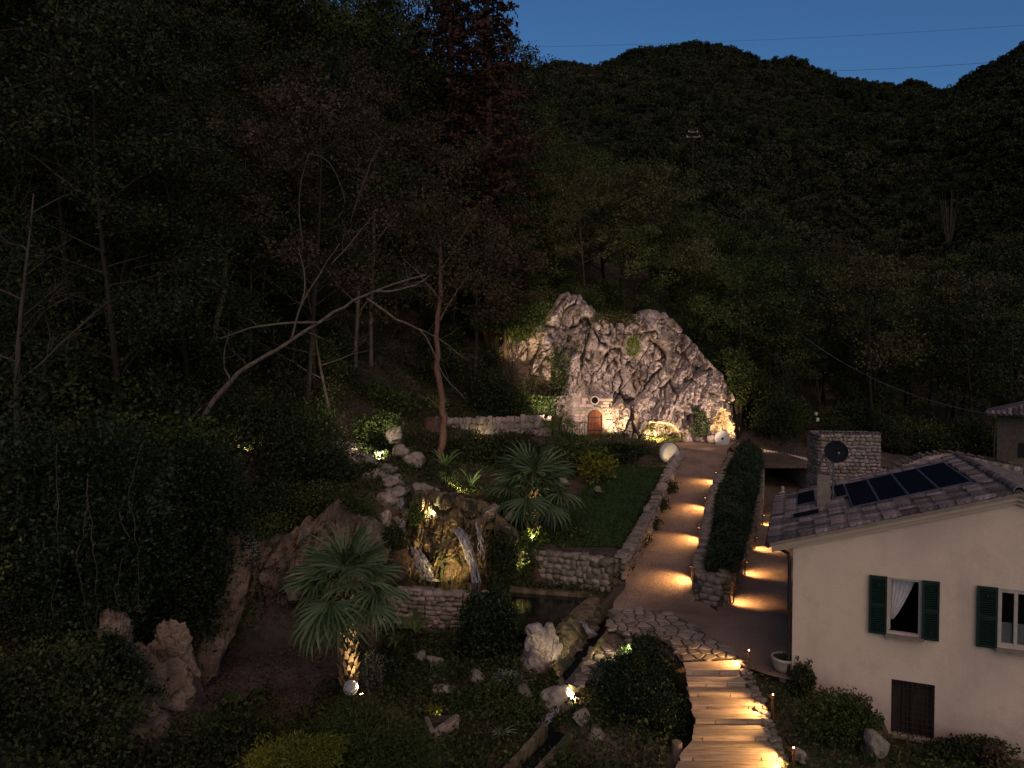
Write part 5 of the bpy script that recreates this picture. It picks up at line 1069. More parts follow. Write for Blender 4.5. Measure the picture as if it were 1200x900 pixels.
bush('shrub', 'leafy shrub beside the upper stream spotlight', 445, 502, 33, (1.2, .9, .8), 2600, .14, M['leafmid'], 13)
bush('shrub', 'dark fern-like shrub hanging beside the tall stump', 432, 565, 28.3, (.9, .7, .9), 3200, .13, M['leafdark'], 14)
bush('shrub', 'leafy tuft growing out of the golden waterfall rock', 487, 603, 25.0, (.35, .3, .5), 700, .10, M['leafmid'], 15, stems=False)
bush('shrub', 'dark bush in the stacked rocks beside the falls', 463, 632, 24.6, (.5, .4, .5), 1300, .10, M['leafdark'], 16, stems=False)
bush('shrub', 'fresh green shrub under the two pale trunks', 435, 470, 38, (2.4, 1.2, .9), 4200, .16, M['leafmid'], 17, amp=.4)
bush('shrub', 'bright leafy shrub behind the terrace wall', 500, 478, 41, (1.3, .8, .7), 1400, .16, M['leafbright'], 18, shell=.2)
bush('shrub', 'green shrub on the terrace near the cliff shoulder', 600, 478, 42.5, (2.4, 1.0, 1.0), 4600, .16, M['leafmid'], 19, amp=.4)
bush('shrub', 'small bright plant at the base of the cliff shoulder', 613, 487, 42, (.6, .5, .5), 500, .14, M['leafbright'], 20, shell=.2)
bush('shrub', 'ferny dark shrub on top of the cliff shoulder', 600, 372, 45.6, (2.6, 1.2, 1.4), 7000, .17, M['leafmid'], 21, amp=.4)
bush('shrub', 'ivy hanging down the cleft of the cliff', 655, 440, 44.4, (.6, .5, 2.0), 2600, .13, M['leafdark'], 22, amp=.45, stems=False)
bush('shrub', 'dark plant clinging to the cliff near the holed millstone', 822, 500, 44.0, (.6, .4, .9), 1700, .13, M['leafdark'], 23, amp=.4, stems=False)
bush('shrub', 'trailing growth over the top edge of the cliff', 722, 372, 46.2, (1.4, .6, .45), 2200, .14, M['leafolive'], 24, amp=.5, stems=False)
bush('shrub', 'green tuft in a crack of the cliff face', 742, 408, 45.0, (.5, .35, .8), 800, .12, M['leafbright'], 25, amp=.5, stems=False)
bush('shrub', 'leafy growth over the end of the cliff', 866, 440, 46.5, (1.0, .9, 2.0), 4200, .16, M['leafmid'], 26, amp=.4)
bush('shrub', 'low hedge in front of the iron railing on the terrace', 905, 545, 41.0, (2.3, .5, .35), 4500, .10, M['leafdark'], 27)
bush('shrub', 'dark evergreen bush on the bank behind the lit palm', 325, 590, 25.5, (1.3, .9, 1.3), 6500, .13, M['leafdark'], 28, amp=.35)
bush('shrub', 'dense ivy curtain bulging over the earth bank', 212, 665, 18.6, (1.25, 1.0, 1.7), 9000, .10, M['leafivy'], 29, amp=.5, fr=1.6, lobes=[(-.9, .3, 1.0, .8), (.8, .5, .9, .75), (.2, -.4, -1.2, .8), (-1.3, .1, -.6, .8), (.3, .8, 1.9, .8)])
bush('shrub', 'dark ivy thicket low on the shaded slope', 95, 700, 15.5, (1.4, 1.0, 1.7), 9000, .10, M['leafivy'], 30, amp=.5, fr=1.6, lobes=[(-1.2, .3, .9, .9), (1.0, .4, 1.2, .8), (.3, -.3, -1.3, .9), (-1.6, .2, -.9, .8), (.2, 1.0, 2.2, .9), (-1.5, 1.2, 2.3, .9)])
bush('shrub', 'thicket of dark leaves at the foot of the bank', 265, 868, 14.2, (1.3, .9, .6), 6000, .10, M['leafdark'], 31, amp=.4)
bush('shrub', 'shadowed ground shrub below the weathered rock face', 60, 850, 13, (1.8, 1.2, .9), 7000, .10, M['leafdark'], 32, amp=.4)
bush('shrub', 'ragged ivy trailing over the weathered rock face', 148, 790, 14.2, (.55, .3, .6), 1500, .09, M['leafivy'], 81, amp=.6, shell=.2, stems=False, lobes=[(.5, .1, -.55, .6), (-.4, .1, .5, .7)])
bush('shrub', 'ivy strands creeping over the tall rock rib', 252, 680, 18.3, (.35, .3, .9), 1300, .09, M['leafivy'], 82, amp=.6, shell=.2, stems=False)
bush('shrub', 'grey-leaved round plant in the garden bed', 550, 848, 17.4, (.38, .34, .36), 1500, .07, M['leafgrey'], 33)
bush('shrub', 'grey-green spreading plant near the ivy', 595, 800, 18.8, (.5, .4, .3), 1300, .09, M['leafgrey'], 34)
bush('shrub', 'greyish wispy plant beside the lit palm', 437, 790, 18, (.35, .3, .6), 1000, .07, M['leafgrey'], 35, asp=.25)
bush('shrub', 'low leafy plants covering the garden bed', 570, 825, 18, (1.2, .7, .35), 5000, .09, M['leafmid'], 36, amp=.5)
bush('shrub', 'dark bed plants beside the lower trough', 610, 838, 17.2, (.8, .5, .35), 3000, .09, M['leafmid'], 37, amp=.5)
bush('shrub', 'bushy plant in the flower bed below the clay bowl', 980, 838, 15.9, (.75, .6, .5), 4500, .075, M['leafmid'], 38, amp=.4)
bush('shrub', 'trailing plant hanging below the clay bowl at the house corner', 941, 800, 17.3, (.32, .3, .55), 2200, .07, M['leafdark'], 39)
bush('shrub', 'reddish green shrub against the cellar wall', 1000, 832, 16.4, (.45, .4, .4), 1600, .075, M['leafolive'], 40)
bush('shrub', 'low weeds along the foot of the house wall', 1130, 876, 15.7, (1.1, .35, .25), 2600, .08, M['leafdark'], 41, amp=.5)
bush('shrub', 'small reddish bush by the house wall', 1163, 884, 15.4, (.35, .3, .22), 900, .08, M['leafbrown'], 42)
bush('shrub', 'low edge plants tumbling over the boulder wall', 690, 668, 25.6, (1.3, .5, .35), 3000, .10, M['leafmid'], 43, amp=.5)
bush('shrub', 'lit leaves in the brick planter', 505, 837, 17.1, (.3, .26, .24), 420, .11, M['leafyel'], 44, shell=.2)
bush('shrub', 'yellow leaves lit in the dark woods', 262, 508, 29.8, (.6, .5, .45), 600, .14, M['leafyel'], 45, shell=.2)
bush('shrub', 'grey-green groundcover on the slope above the pond', 650, 630, 27.5, (1.3, .8, .4), 3200, .11, M['leafmid'], 46, amp=.5)
bush('shrub', 'dark creeper on the dry side of the waterfall', 590, 655, 24.6, (.6, .5, .9), 3200, .10, M['leafdark'], 47, amp=.4, stems=False)
# creepers over lawn wall
for k, (px, py, Y) in enumerate([(722,662,25.6),(745,632,27.8),(758,612,29.6),(770,590,31.6),(780,570,34.2)]):
    bush('creeper', 'creeper tumbling over the lawn wall towards the gravel path', px, py, Y, (.55, 1.0, .33), 1700, .09, M['leafdark'], 60 + k, cat='creeper', group='creepers on the lawn wall', stems=False, amp=.5)

# hedge of grassy rosemary on the planted strip
root = empty('planted_hedge', (X_(862, 30), 30, 2.6)); tag(root, 'long bushy green hedge growing on the strip between the two paths', 'hedge'); n = 24000; Y = R.uniform(23.4, 40.8, n); t = R.uniform(-.1, 1.1, n)
l = np.interp(Y, [21.9, 22.9, 27, 32, 37, 41], [836, 831, 840, 845, 856, 866]); r = np.interp(Y, [21.7, 23.5, 28, 33, 37, 41], [857, 866, 878, 887, 891, 890]); X = X_(l + (r - l) * t, Y); zt = np.interp(Y, [22, 27, 32, 37, 41], [1.95, 2.45, 3.0, 3.55, 3.95])
Z = zt + (.2 + .42 * np.clip(1 - (2 * t - 1) ** 2, 0, 1)) * R.uniform(0, 1, n) ** .6 * (1 + .5 * vnoise(np.stack([X * 1.5, Y * 1.5, 0 * X], 1), 3)); Bp = np.stack([X, Y, Z], 1) - np.array(root.location)
V, F = strand_arrays(Bp - np.array((0, 0, .12)), np.array((0, 0, 1.)) + R.normal(size=(n, 3)) * .55, .34, .018, .35, 2); V2, F2 = leaf_arrays(Bp, .09, .5); V, F = cat_arrays([(V, F), (V2, F2)])
o = link('foliage', np_mesh('foliage', V, F), M['hedge'], root)

# drooping fine-leaved bush at the bottom, willow by the palm
def weeping(name, label, px, py, Y, rx, rz, n, L, mat, seed, droop=.9, w=.012, cat='shrub', flat=.55):
    c = P(px, py, Y); g = h(c.x, c.y); root = empty(name, (c.x, c.y, g - .05)); tag(root, label, cat); zc = c.z - g; a = R.uniform(0, 6.28, n); q = R.uniform(.05, 1, n) ** .6
    B = np.stack([rx * q * np.cos(a) * .75, rx * flat * q * np.sin(a), zc + rz * (1 - q * q) * R.uniform(.25, 1, n)], 1); D = np.stack([np.cos(a) * (.3 + q), np.sin(a) * (.3 + q) * .7, R.uniform(.3, 1.1, n)], 1) + R.normal(size=(n, 3)) * .2
    V, F = strand_arrays(B, D, L, w, droop, 4); link('foliage', np_mesh('foliage', V, F), mat, root); b = MB(); rg = random.Random(seed)
    for k in range(10): an = rg.uniform(0, 6.28); b.tube([(0, 0, -.1), (rx * .25 * math.cos(an), rx * .2 * math.sin(an), zc * .6), (rx * .6 * math.cos(an), rx * .4 * math.sin(an), zc + rz * .3)], [.035, .022, .008], 5)
    b.obj('stems', M['bark'], root); return root
bush('weeping_shrub', 'big fine-leaved wispy shrub below the lit palm', 415, 880, 13.2, (1.15, .8, .7), 13000, .10, M['leafmid'], 71, asp=.16, amp=.5, shell=.3, up=.1, lobes=[(-.75, .1, -.1, .7), (.8, .2, -.15, .75), (.1, .6, .2, .7), (-.3, -.5, -.2, .7)])
bush('weeping_shrub', 'yellow-green wispy shrub spreading beside the big fine-leaved one', 338, 895, 12.4, (.75, .5, .4), 7000, .09, M['leafyel'], 72, asp=.18, amp=.5, shell=.3, up=.1, lobes=[(.5, .2, .15, .7), (-.4, .3, -.1, .6)])
weeping('weeping_shrub', 'thin willowy shrub hanging in front of the arched door terrace', 655, 500, 37.5, 1.0, 1.0, 420, .8, M['leafbright'], 3, 1.25, .009)
# strap-leaved clumps
def strap(px, py, Y, n, L, w, label, mat='frond', droop=.45, spread=.5):
    p = P(px, py, Y); root = empty('strap_plant', p); tag(root, label, 'plant'); me = {}
    for k in range(n):
        a = rnd.uniform(0, 6.28); d = np.array([[math.cos(a) * spread, math.sin(a) * spread, 1.0]]) + R.normal(size=(1, 3)) * .15
        V, F = strand_arrays(np.zeros((1, 3)), d, L, w, droop, 5); link('leaf', np_mesh('leaf', V, F), M[mat], root)
    return root
strap(522, 548, 32.3, 26, 1.5, .035, 'clump of upright strap leaves beside the red trunk'); strap(552, 570, 30.5, 18, 1.4, .035, 'smaller strap-leaved clump beside the greenish light')
strap(667, 645, 26.8, 30, 1.1, .03, 'arching strap-leaved clump above the boulder wall', 'leafgrey', .7, .8); strap(505, 790, 19.5, 46, .75, .018, 'spiky dark clump in the dry stream bed', 'frond', .5, 1.0)
strap(485, 742, 21.6, 9, 1.25, .11, 'broad-leaved banana-like plant before the basin wall', 'leafmid', .5, .6); strap(468, 752, 21.2, 7, .9, .1, 'smaller broad-leaved plant before the basin wall', 'leafmid', .7, .8)
strap(285, 830, 17.2, 8, 1.35, .14, 'dark banana plant with drooping broad leaves at the bank', 'leafmid', .75, .6); strap(586, 862, 16.4, 26, .5, .014, 'small spiky-headed plant on a thin stem in the bed', 'leafgrey', .4, 1.1)
strap(45, 885, 12.6, 22, .9, .03, 'pale fern in the shadows below the ivy thicket', 'leafgrey', .8, 1.2); strap(640, 648, 26.6, 14, .8, .03, 'leafy clump at the end of the boulder wall', 'frond', .6, .8)
strap(735, 680, 24.9, 12, .5, .02, 'grass tuft on top of the lawn wall', 'frond'); strap(612, 880, 15.8, 1, .05, .02, 'thin plant stake in the bed', 'leafgrey')

# ------------------------------------------------------------------ fan palms
def fan_leaf(seed, R0=.95, n=30):
    rg = random.Random(seed); L = []
    for k in range(n):
        a = math.radians(-128 + 256 * k / (n - 1)); ln = R0 * (.72 + .28 * math.cos(a * .55)) * rg.uniform(.9, 1.05); c, s = math.cos(a), math.sin(a); w = .022
        pts = []; 
        for i, t in enumerate((.05, .45, .75, 1.0)):
            dz = -.05 * abs(math.sin(a)) - .22 * t * t * t - (.10 * rg.random() if t == 1 else 0); ww = w * (.5, 1.15, .8, .08)[i]
            x, y = c * ln * t, s * ln * t; pts += [(x - s * -ww, y - c * ww, dz + .02 * (1 if k % 2 else -1) * (t < .8)), (x + s * -ww, y + c * ww, dz - .02 * (1 if k % 2 else -1) * (t < .8))]
        L.append((np.array(pts), np.array([[0, 1, 3, 2], [2, 3, 5, 4], [4, 5, 7, 6]])))
    V, F = cat_arrays(L); me = np_mesh('blade', V, F); me.materials.append(M['frond']); return me
FAN = [fan_leaf(i) for i in range(4)]
def palm(px, py, Y, th, crown, n, label, seed, rtr=.16):
    rg = random.Random(seed); p = P(px, py, Y); root = empty('fan_palm', p); tag(root, label, 'palm'); b = MB(); b.tube([(0, 0, -.15), (.02, 0, th * .5), (0, .02, th)], [rtr * .85, rtr * .8, rtr * .9], 12); b.obj('trunk', M['bark'], root)
    me = MB(); me.add([(-.06,0,0),(.06,0,0),(.04,-.07,.12),(-.04,-.07,.12),(.012,-.11,.2),(-.012,-.11,.2),(0,.02,.1)], [(0,1,2,3),(3,2,4,5),(1,0,6),(2,1,6),(4,2,6),(5,4,6),(3,5,6),(0,3,6)]); bm_ = me.mesh('leaf_base'); bm_.materials.append(M['boot'])
    k = 0; z = .0
    while z < th:
        for j in range(5): a = k * 2.399; k += 1; put('leaf_base', bm_, root, (rtr * .82 * math.cos(a), rtr * .82 * math.sin(a), z + rg.uniform(-.02, .02)), (rg.uniform(-.2, .2), 0, a + math.pi / 2), rg.uniform(.85, 1.25))
        z += .105
    for i in range(n):
        a = i * 2.399 + rg.uniform(-.25, .25); f = i / (n - 1); el = math.radians(80 - 112 * f + rg.uniform(-8, 8)); L = crown * rg.uniform(.42, .55); fr = empty('frond', (0, 0, th)); fr.parent = root
        d = Vector((math.cos(a) * math.cos(el), math.sin(a) * math.cos(el), math.sin(el))); m = d * L * .5 + Vector((0, 0, .06)); e = d * L + Vector((0, 0, -.12 * math.cos(el))); b = MB(); b.tube([d * .1, m, e], [.018, .013, .009], 5); b.obj('petiole', M['petiole'], fr)
        t = (e - m).normalized(); q = t.to_track_quat('X', 'Z').to_euler(); s = crown * rg.uniform(.52, .66); put('blade', FAN[i % 4], fr, e, q, (s, s, s))
    return root
palm(409, 803, 17.6, 2.4, 1.68, 26, 'tall fan palm with a brightly lit shaggy trunk', 3, .19)
palm(624, 622, 27.6, 1.55, 2.0, 22, 'smaller fan palm on the slope above the pond', 5, .24)

# ------------------------------------------------------------------ ground cover over the slopes (uncountable)
def cover(name, label, n, box, L, mat, mask, lift=.08, asp=.55, seed=1, D=None):
    x = R.uniform(box[0], box[1], n); y = R.uniform(box[2], box[3], n); k = mask(x, y); x, y = x[k], y[k]; z = H(x, y)
    C = np.stack([x, y, z + R.uniform(0, 1, len(x)) * lift], 1); o = link(name, leaf_mesh(name, C, L, asp, D=None if D is None else np.tile(D, (len(C), 1)), djit=.9), mat); return tag(o, label, 'undergrowth', kind='stuff')
def off_paths(x, y):
    k = np.ones(len(x), bool)
    for E in (UPPER, LOWER):
        poly = [(X_(l, yy_) - .35, yy_) for yy_, l, r, z in E] + [(X_(r, yy_) + .2, yy_) for yy_, l, r, z in E[::-1]]; k &= ~in_poly(x, y, poly)
    k &= ~in_poly(x, y, [(q.x, q.y) for q in POND]) & ~in_poly(x, y, [(q.x, q.y) for q in STEP_POLY]) & (near_line(x, y, YARD)[0] > 1.7) & (near_line(x, y, LAWN)[0] > 2.2)
    d = (x - HA.x) * math.cos(TH) - (y - HA.y) * math.sin(TH); e = (x - HA.x) * math.sin(TH) + (y - HA.y) * math.cos(TH); k &= ~((d > -.4) & (e > -.1) & (e < 7)); px = 600 + FPX * x / y
    k &= ~((px > 655) & (px < 870) & (y < 24) & (y > 17.5)) & ~((px > 845) & (y > 19) & (y < 43) & (px < 1000)); return k
def pn(x, y, s, sd): return vnoise(xy0(x * s, y * s), sd)
def bare(x, y): px = 600 + FPX * x / y; return ((px > 215) & (px < 440) & (y > 17) & (y < 24.5))
cover('undergrowth', 'dark mixed undergrowth carpeting the shaded slopes', 210000, (-24, 4, 9, 50), .12, M['leafdark'], lambda x, y: off_paths(x, y) & (pn(x, y, .5, 3) > -.25) & (~bare(x, y) | (pn(x, y, 1.1, 5) > .35)), .35)
cover('undergrowth', 'fresh green weeds in the garden beds and banks', 130000, (-10, 14, 11, 46), .10, M['leafmid'], lambda x, y: off_paths(x, y) & (pn(x, y, .7, 8) > -.35) & ~bare(x, y), .25)
cover('leaf_litter', 'brown fallen leaves lying under the trees', 130000, (-18, 3, 14, 47), .085, M['litter'], lambda x, y: off_paths(x, y) & (pn(x, y, .6, 13) > -.3), .04)
n = 48000; x = R.uniform(-6, 13, n); y = R.uniform(10.5, 22, n); k = off_paths(x, y) & ~bare(x, y); x, y = x[k], y[k]; Bp = np.stack([x, y, H(x, y)], 1); V, F = strand_arrays(Bp, np.array((0, 0, 1.)) + R.normal(size=(len(x), 3)) * .5, .22, .009, .4, 2)
tag(link('grass', np_mesh('grass', V, F), M['grass']), 'rough grass in the beds around the house and steps', 'grass', kind='stuff')

# leaves blown onto the gravel
C = []
for E, n in ((UPPER, 1500), (LOWER, 600)):
    e = np.array(sorted(E)); y = R.uniform(e[0, 0], e[-1, 0], n); t = R.beta(.55, .55, n); l, r = np.interp(y, e[:, 0], e[:, 1]), np.interp(y, e[:, 0], e[:, 2]); x = X_(l, y) + (X_(r, y) - X_(l, y)) * t; C.append(np.stack([x, y, np.interp(y, e[:, 0], e[:, 3]) + .018], 1))
V, F = leaf_arrays(np.concatenate(C), .055, .6, fold=.05); c = V.reshape(-1, 4, 3).mean(1, keepdims=True); q = V.reshape(-1, 4, 3); q[:, :, 2] = c[:, :, 2] + (q[:, :, 2] - c[:, :, 2]) * .25
tag(link('leaf_litter', np_mesh('leaf_litter', q.reshape(-1, 3), F), M['litter']), 'dry leaves blown onto the gravel paths', 'leaf litter', kind='stuff')
# ------------------------------------------------------------------ trees
def grow(seed, hgt, cb, spread, limbs, subs, twigs, leaves, L, rtr=.16, lean=.05, up=.45, bare=False, sprd=.38):
    """returns trunk MB, leaf arrays. crown from cb*hgt upward"""
    rg = random.Random(seed); rn = np.random.default_rng(seed); b = MB(); pts = []; wob = [rg.uniform(-1, 1) for _ in range(4)]
    for i in range(9):
        t = i / 8; pts.append(Vector((lean * hgt * t + .25 * math.sin(t * 3 + wob[0]) * t, .25 * math.sin(t * 4 + wob[1]) * t, hgt * .93 * t)))
    pts[0].z = -.5; b.tube(pts, [rtr * (1.25 if i == 0 else 1 - .85 * i / 8) for i in range(9)], 7); C, D = [], []
    def at(t): k = min(7, int(t * 8)); return pts[k].lerp(pts[k + 1], t * 8 - k)
    for i in range(limbs):
        t = cb + (1 - cb) * (i + rg.random() * .6) / limbs; t = min(t, .99); a = i * 2.399 + rg.uniform(-.5, .5); prof = math.sin(math.pi * min(1, .18 + .82 * (t - cb) / (1 - cb + 1e-6)) ) ** .7
        ln = spread * (.35 + .65 * prof) * rg.uniform(.75, 1.2); o = at(t); d = Vector((math.cos(a), math.sin(a), rg.uniform(.15, up + .35))).normalized()
        q = [o]
        for k in range(1, 5): q.append(q[-1] + (d + Vector((rg.uniform(-.22, .22), rg.uniform(-.22, .22), rg.uniform(-.1, .22)))) * ln / 4)
        r0 = rtr * .45 * (1 - .6 * t); b.tube(q, [r0 * (1 - .2 * k) for k in range(5)], 5, False)
        for j in range(subs):
            s = rg.uniform(.3, 1.0); k = min(3, int(s * 4)); o2 = q[k].lerp(q[k + 1], s * 4 - k); d2 = (d + Vector((rg.uniform(-1, 1), rg.uniform(-1, 1), rg.uniform(-.4, .8)))).normalized(); l2 = ln * rg.uniform(.25, .5)
            e = [o2, o2 + d2 * l2 * .5 + Vector((0, 0, .04)), o2 + d2 * l2 + Vector((rg.uniform(-.1, .1), rg.uniform(-.1, .1), rg.uniform(-.1, .1)))]; b.tube(e, [r0 * .4, r0 * .28, r0 * .1], 4, False)
            for w in range(twigs):
                d3 = (d2 + Vector((rg.uniform(-1, 1), rg.uniform(-1, 1), rg.uniform(-.6, .6)))).normalized(); o3 = e[1].lerp(e[2], rg.uniform(-.2, 1)); tip = o3 + d3 * rg.uniform(.3, .8) * (spread / 3)
                if bare: b.tube([o3, tip], [r0 * .16, .004], 3, False)
                else: C.append((np.array(o3.lerp(tip, .6)), np.array(d3)))
    if bare or not C: return b, None
    c = np.array([x[0] for x in C]); d = np.array([x[1] for x in C]); n = len(c); idx = np.repeat(np.arange(n), leaves); off = rn.normal(size=(len(idx), 3)) * sprd * np.array((1, 1, .6)); k = rn.random(len(idx)) < rn.uniform(.35, 1, n)[idx]
    return b, leaf_arrays((c[idx] + off)[k], L, .55, D=d[idx][k] + np.array((0, 0, -.2)), rng=rn, djit=.9)
def proto(tname, seed, mat, bark, *a, **k):
    b, lv = grow(seed, *a, **k); tm = b.mesh('trunk', True); tm.materials.append(M[bark]); cm = None
    if lv: cm = np_mesh('crown', *lv); cm.materials.append(M[mat])
    return tname, tm, cm
def place(pr, x, y, label, group=None, sc=1., rz=None, z=None, cat='tree', mat=None):
    root = empty(pr[0], (x, y, h(x, y) if z is None else z), rnd.uniform(0, 6.28) if rz is None else rz, sc); tag(root, label, cat, group)
    put('trunk', pr[1], root, (0, 0, 0))
    if pr[2]: put('crown', pr[2], root, (0, 0, 0))
    return root
PT = [proto('broadleaf_tree', 1, 'leafdark', 'bark', 12, .30, 3.0, 15, 6, 4, 26, .21), proto('broadleaf_tree', 2, 'leafmid', 'bark', 11, .25, 2.8, 14, 6, 4, 26, .20),
      proto('broadleaf_tree', 3, 'leafolive', 'bark', 13, .35, 3.1, 15, 6, 4, 24, .21), proto('broadleaf_tree', 4, 'leafdark', 'bark', 14, .40, 3.3, 16, 6, 4, 26, .22, lean=.1),
      proto('broadleaf_tree', 5, 'leafbrown', 'bark', 11, .35, 2.7, 14, 6, 4, 20, .19), proto('broadleaf_tree', 6, 'leafmid', 'bark', 10, .12, 2.6, 15, 6, 4, 28, .19)]
HIGH = [proto('broadleaf_tree', 11, 'leafdark', 'bark', 15, .42, 3.0, 16, 6, 5, 40, .14, rtr=.13, sprd=.27), proto('broadleaf_tree', 12, 'leafbrown', 'bark', 14, .4, 3.0, 15, 6, 5, 34, .13, rtr=.12, sprd=.27), proto('broadleaf_tree', 13, 'leafdark', 'bark', 14, .35, 3.2, 16, 6, 5, 40, .14, lean=-.08, rtr=.13, sprd=.27)]
NEAR = [proto('broadleaf_tree', 31, 'leafdark', 'bark', 12, .14, 3.1, 20, 7, 5, 40, .12, rtr=.12, sprd=.27), proto('broadleaf_tree', 32, 'leafolive', 'bark', 11, .18, 3.0, 19, 7, 5, 38, .115, rtr=.11, sprd=.27, lean=.12), proto('broadleaf_tree', 33, 'leafmid', 'bark', 12, .12, 3.0, 20, 7, 5, 40, .12, rtr=.11, sprd=.27, lean=-.1)]
BARE = [proto('bare_tree', 21, None, 'deadwood', 9, .25, 3.0, 11, 4, 3, 0, .1, bare=True, rtr=.11), proto('bare_tree', 22, None, 'deadwood', 8, .3, 3.2, 9, 4, 3, 0, .1, bare=True, rtr=.10, lean=.25)]
WOOD = {'leafdark': 'dark evergreen tree in the dense wood on the steep slope', 'leafmid': 'green leafy tree in the dense wood on the steep slope', 'leafolive': 'olive-toned tree in the dense wood on the steep slope', 'leafbrown': 'brown-leaved tree in the dense wood on the steep slope'}
def poisson(n, box, dist, ok, seed):
    rg = random.Random(seed); out = []
    for _ in range(n):
        x, y = rg.uniform(*box[:2]), rg.uniform(*box[2:])
        if ok(x, y) and all((x - a) ** 2 + (y - c) ** 2 > dist * dist for a, c in out): out.append((x, y))
    return out
def woods_ok(x, y):
    px = 600 + FPX * x / y
    if px < -130 or px > 600: return False
    if px > 230 and y < 30: return False
    if px > 370 and y < 45.5: return False
    if px > 540 and y < 49: return False
    return y > 17.5 + max(0, (px + 50) * .02)
for x, y in poisson(5000, (-34, 1, 19, 64), 3.0, woods_ok, 3):
    px = 600 + FPX * x / y; pr = rnd.choice(HIGH if px > 235 and y < 47 else ([NEAR[0], NEAR[0], NEAR[1], HIGH[0], HIGH[1]] if y < 38 else PT[:5]))
    m = pr[2].materials[0].name.replace('leaf_', 'leaf'); place(pr, x, y, WOOD[m], 'trees of the dense wood on the steep slope', rnd.uniform(.85, 1.15))
for px, Y in [(120,44),(160,48),(200,46),(240,50),(180,54),(270,54),(300,60),(340,56),(380,61),(420,57),(455,62),(490,58),(400,66),(350,66),(440,68),(500,66)]:
    place(rnd.choice(PT[:4]), X_(px, Y), Y, 'tall tree topping the crest of the dense wood', 'tall trees topping the dense wood', rnd.uniform(1.25, 1.5))
# trees over the cliff
def over_ok(x, y): px = 600 + FPX * x / y; return 585 < px < 880 and y > 49.5 + max(0, (px - 800) * .05)
for x, y in poisson(3000, (-2, 26, 49, 78), 3.0, over_ok, 5):
    pr = rnd.choice([PT[1], PT[0], PT[5], PT[1], PT[2]]); m = pr[2].materials[0].name.split('_')[1]; place(pr, x, y, {'dark': 'dark tree rising above the pale cliff', 'mid': 'fresh green tree rising above the pale cliff', 'olive': 'olive-toned tree rising above the pale cliff'}[m], 'trees rising above the cliff', rnd.uniform(.62, .95))
def valley_ok(x, y): px = 600 + FPX * x / y; return 868 < px < 1290 and y > 48 and not (px > 1120 and y < 44)
for x, y in poisson(3000, (14, 66, 48, 84), 3.5, valley_ok, 9):
    pr = rnd.choice([PT[0], PT[1], PT[5], PT[2], PT[3]]); m = pr[2].materials[0].name.split('_')[1]; place(pr, x, y, {'dark': 'dark tree in the valley wood behind the house', 'mid': 'green tree in the valley wood behind the house', 'olive': 'olive-toned tree in the valley wood behind the house'}[m], 'trees of the valley wood behind the house', rnd.uniform(.75, 1.05))
for k, (px, Y) in enumerate([(140, 24), (390, 33), (20, 18)]):
    x = X_(px, Y); place(BARE[k % 2], x, Y, 'leafless pale-barked tree tangled in the dark wood', 'bare trees in the dark wood', rnd.uniform(.9, 1.2))
# understorey: low dense bushes filling the slope under the trees and along the cliff's edge
def low_bush(seed, mat, rx=1.5, hz=1.3, n=2600, L=.15):
    rn = np.random.default_rng(seed); C = []
    for k in range(14): a = rn.uniform(0, 6.28); q = rn.uniform(0, 1) ** .6 * rx * .75; c = np.array((q * math.cos(a), q * math.sin(a), rn.uniform(.25, hz))); C.append(c + rn.normal(size=(n // 14, 3)) * np.array((.36, .36, .28)))
    C = np.concatenate(C); cm = np_mesh('crown', *leaf_arrays(C, L, .55, D=C * np.array((1, 1, .6)), rng=rn, djit=.8)); cm.materials.append(M[mat]); b = MB(); rg = random.Random(seed)
    for k in range(8): a = rg.uniform(0, 6.28); b.tube([(0, 0, -.2), (rx * .3 * math.cos(a), rx * .3 * math.sin(a), hz * .5), (rx * .7 * math.cos(a), rx * .7 * math.sin(a), hz * .95)], [.03, .02, .006], 4)
    tm = b.mesh('stems'); tm.materials.append(M['bark']); return 'wild_bush', tm, cm
LB = [low_bush(1, 'leafdark', n=4600, L=.11), low_bush(2, 'leafmid', n=4600, L=.11), low_bush(3, 'leafdark', 1.7, 1.8, 6500, .11), low_bush(4, 'leafbrown', 1.3, 1.2, 3600, .10), low_bush(5, 'leafolive', n=4600, L=.11)]
def place_bush(pr, x, y, label, group, sc):
    root = empty('wild_bush', (x, y, h(x, y)), rnd.uniform(0, 6.28), sc); tag(root, label, 'bush', group); put('stems', pr[1], root, (0, 0, 0)); put('foliage', pr[2], root, (0, 0, 0))
NM = {'leaf_dark': 'dark', 'leaf_mid': 'green', 'leaf_brown': 'brown-leaved', 'leaf_olive': 'olive'}
def under_ok(x, y):
    px = 600 + FPX * x / y
    if px > 205 and px < 445 and 16.5 < y < 26.5: return False
    if px > 365 and y < 36.5: return False
    if 380 < px < 500 and y < 46: return False
    return -60 < px < 590 and not (px > 470 and y < 42.5)
for x, y in poisson(4000, (-30, 1, 17, 56), 2.0, under_ok, 13):
    pr = rnd.choice([LB[0], LB[0], LB[1], LB[2], LB[2], LB[3], LB[4]]); place_bush(pr, x, y, NM[pr[2].materials[0].name] + ' wild bush under the trees of the steep wood', 'wild bushes under the steep wood', rnd.uniform(.9, 1.5))
for x, y in poisson(3000, (-22, -6, 17, 32), 1.45, lambda x, y: -60 < 600 + FPX * x / y < 232 and y > 18.5, 23):
    pr = rnd.choice([LB[0], LB[1], LB[2], LB[2]]); place_bush(pr, x, y, NM[pr[2].materials[0].name] + ' tangled bush on the slope above the ivy', 'tangled bushes above the ivy', rnd.uniform(.9, 1.4))
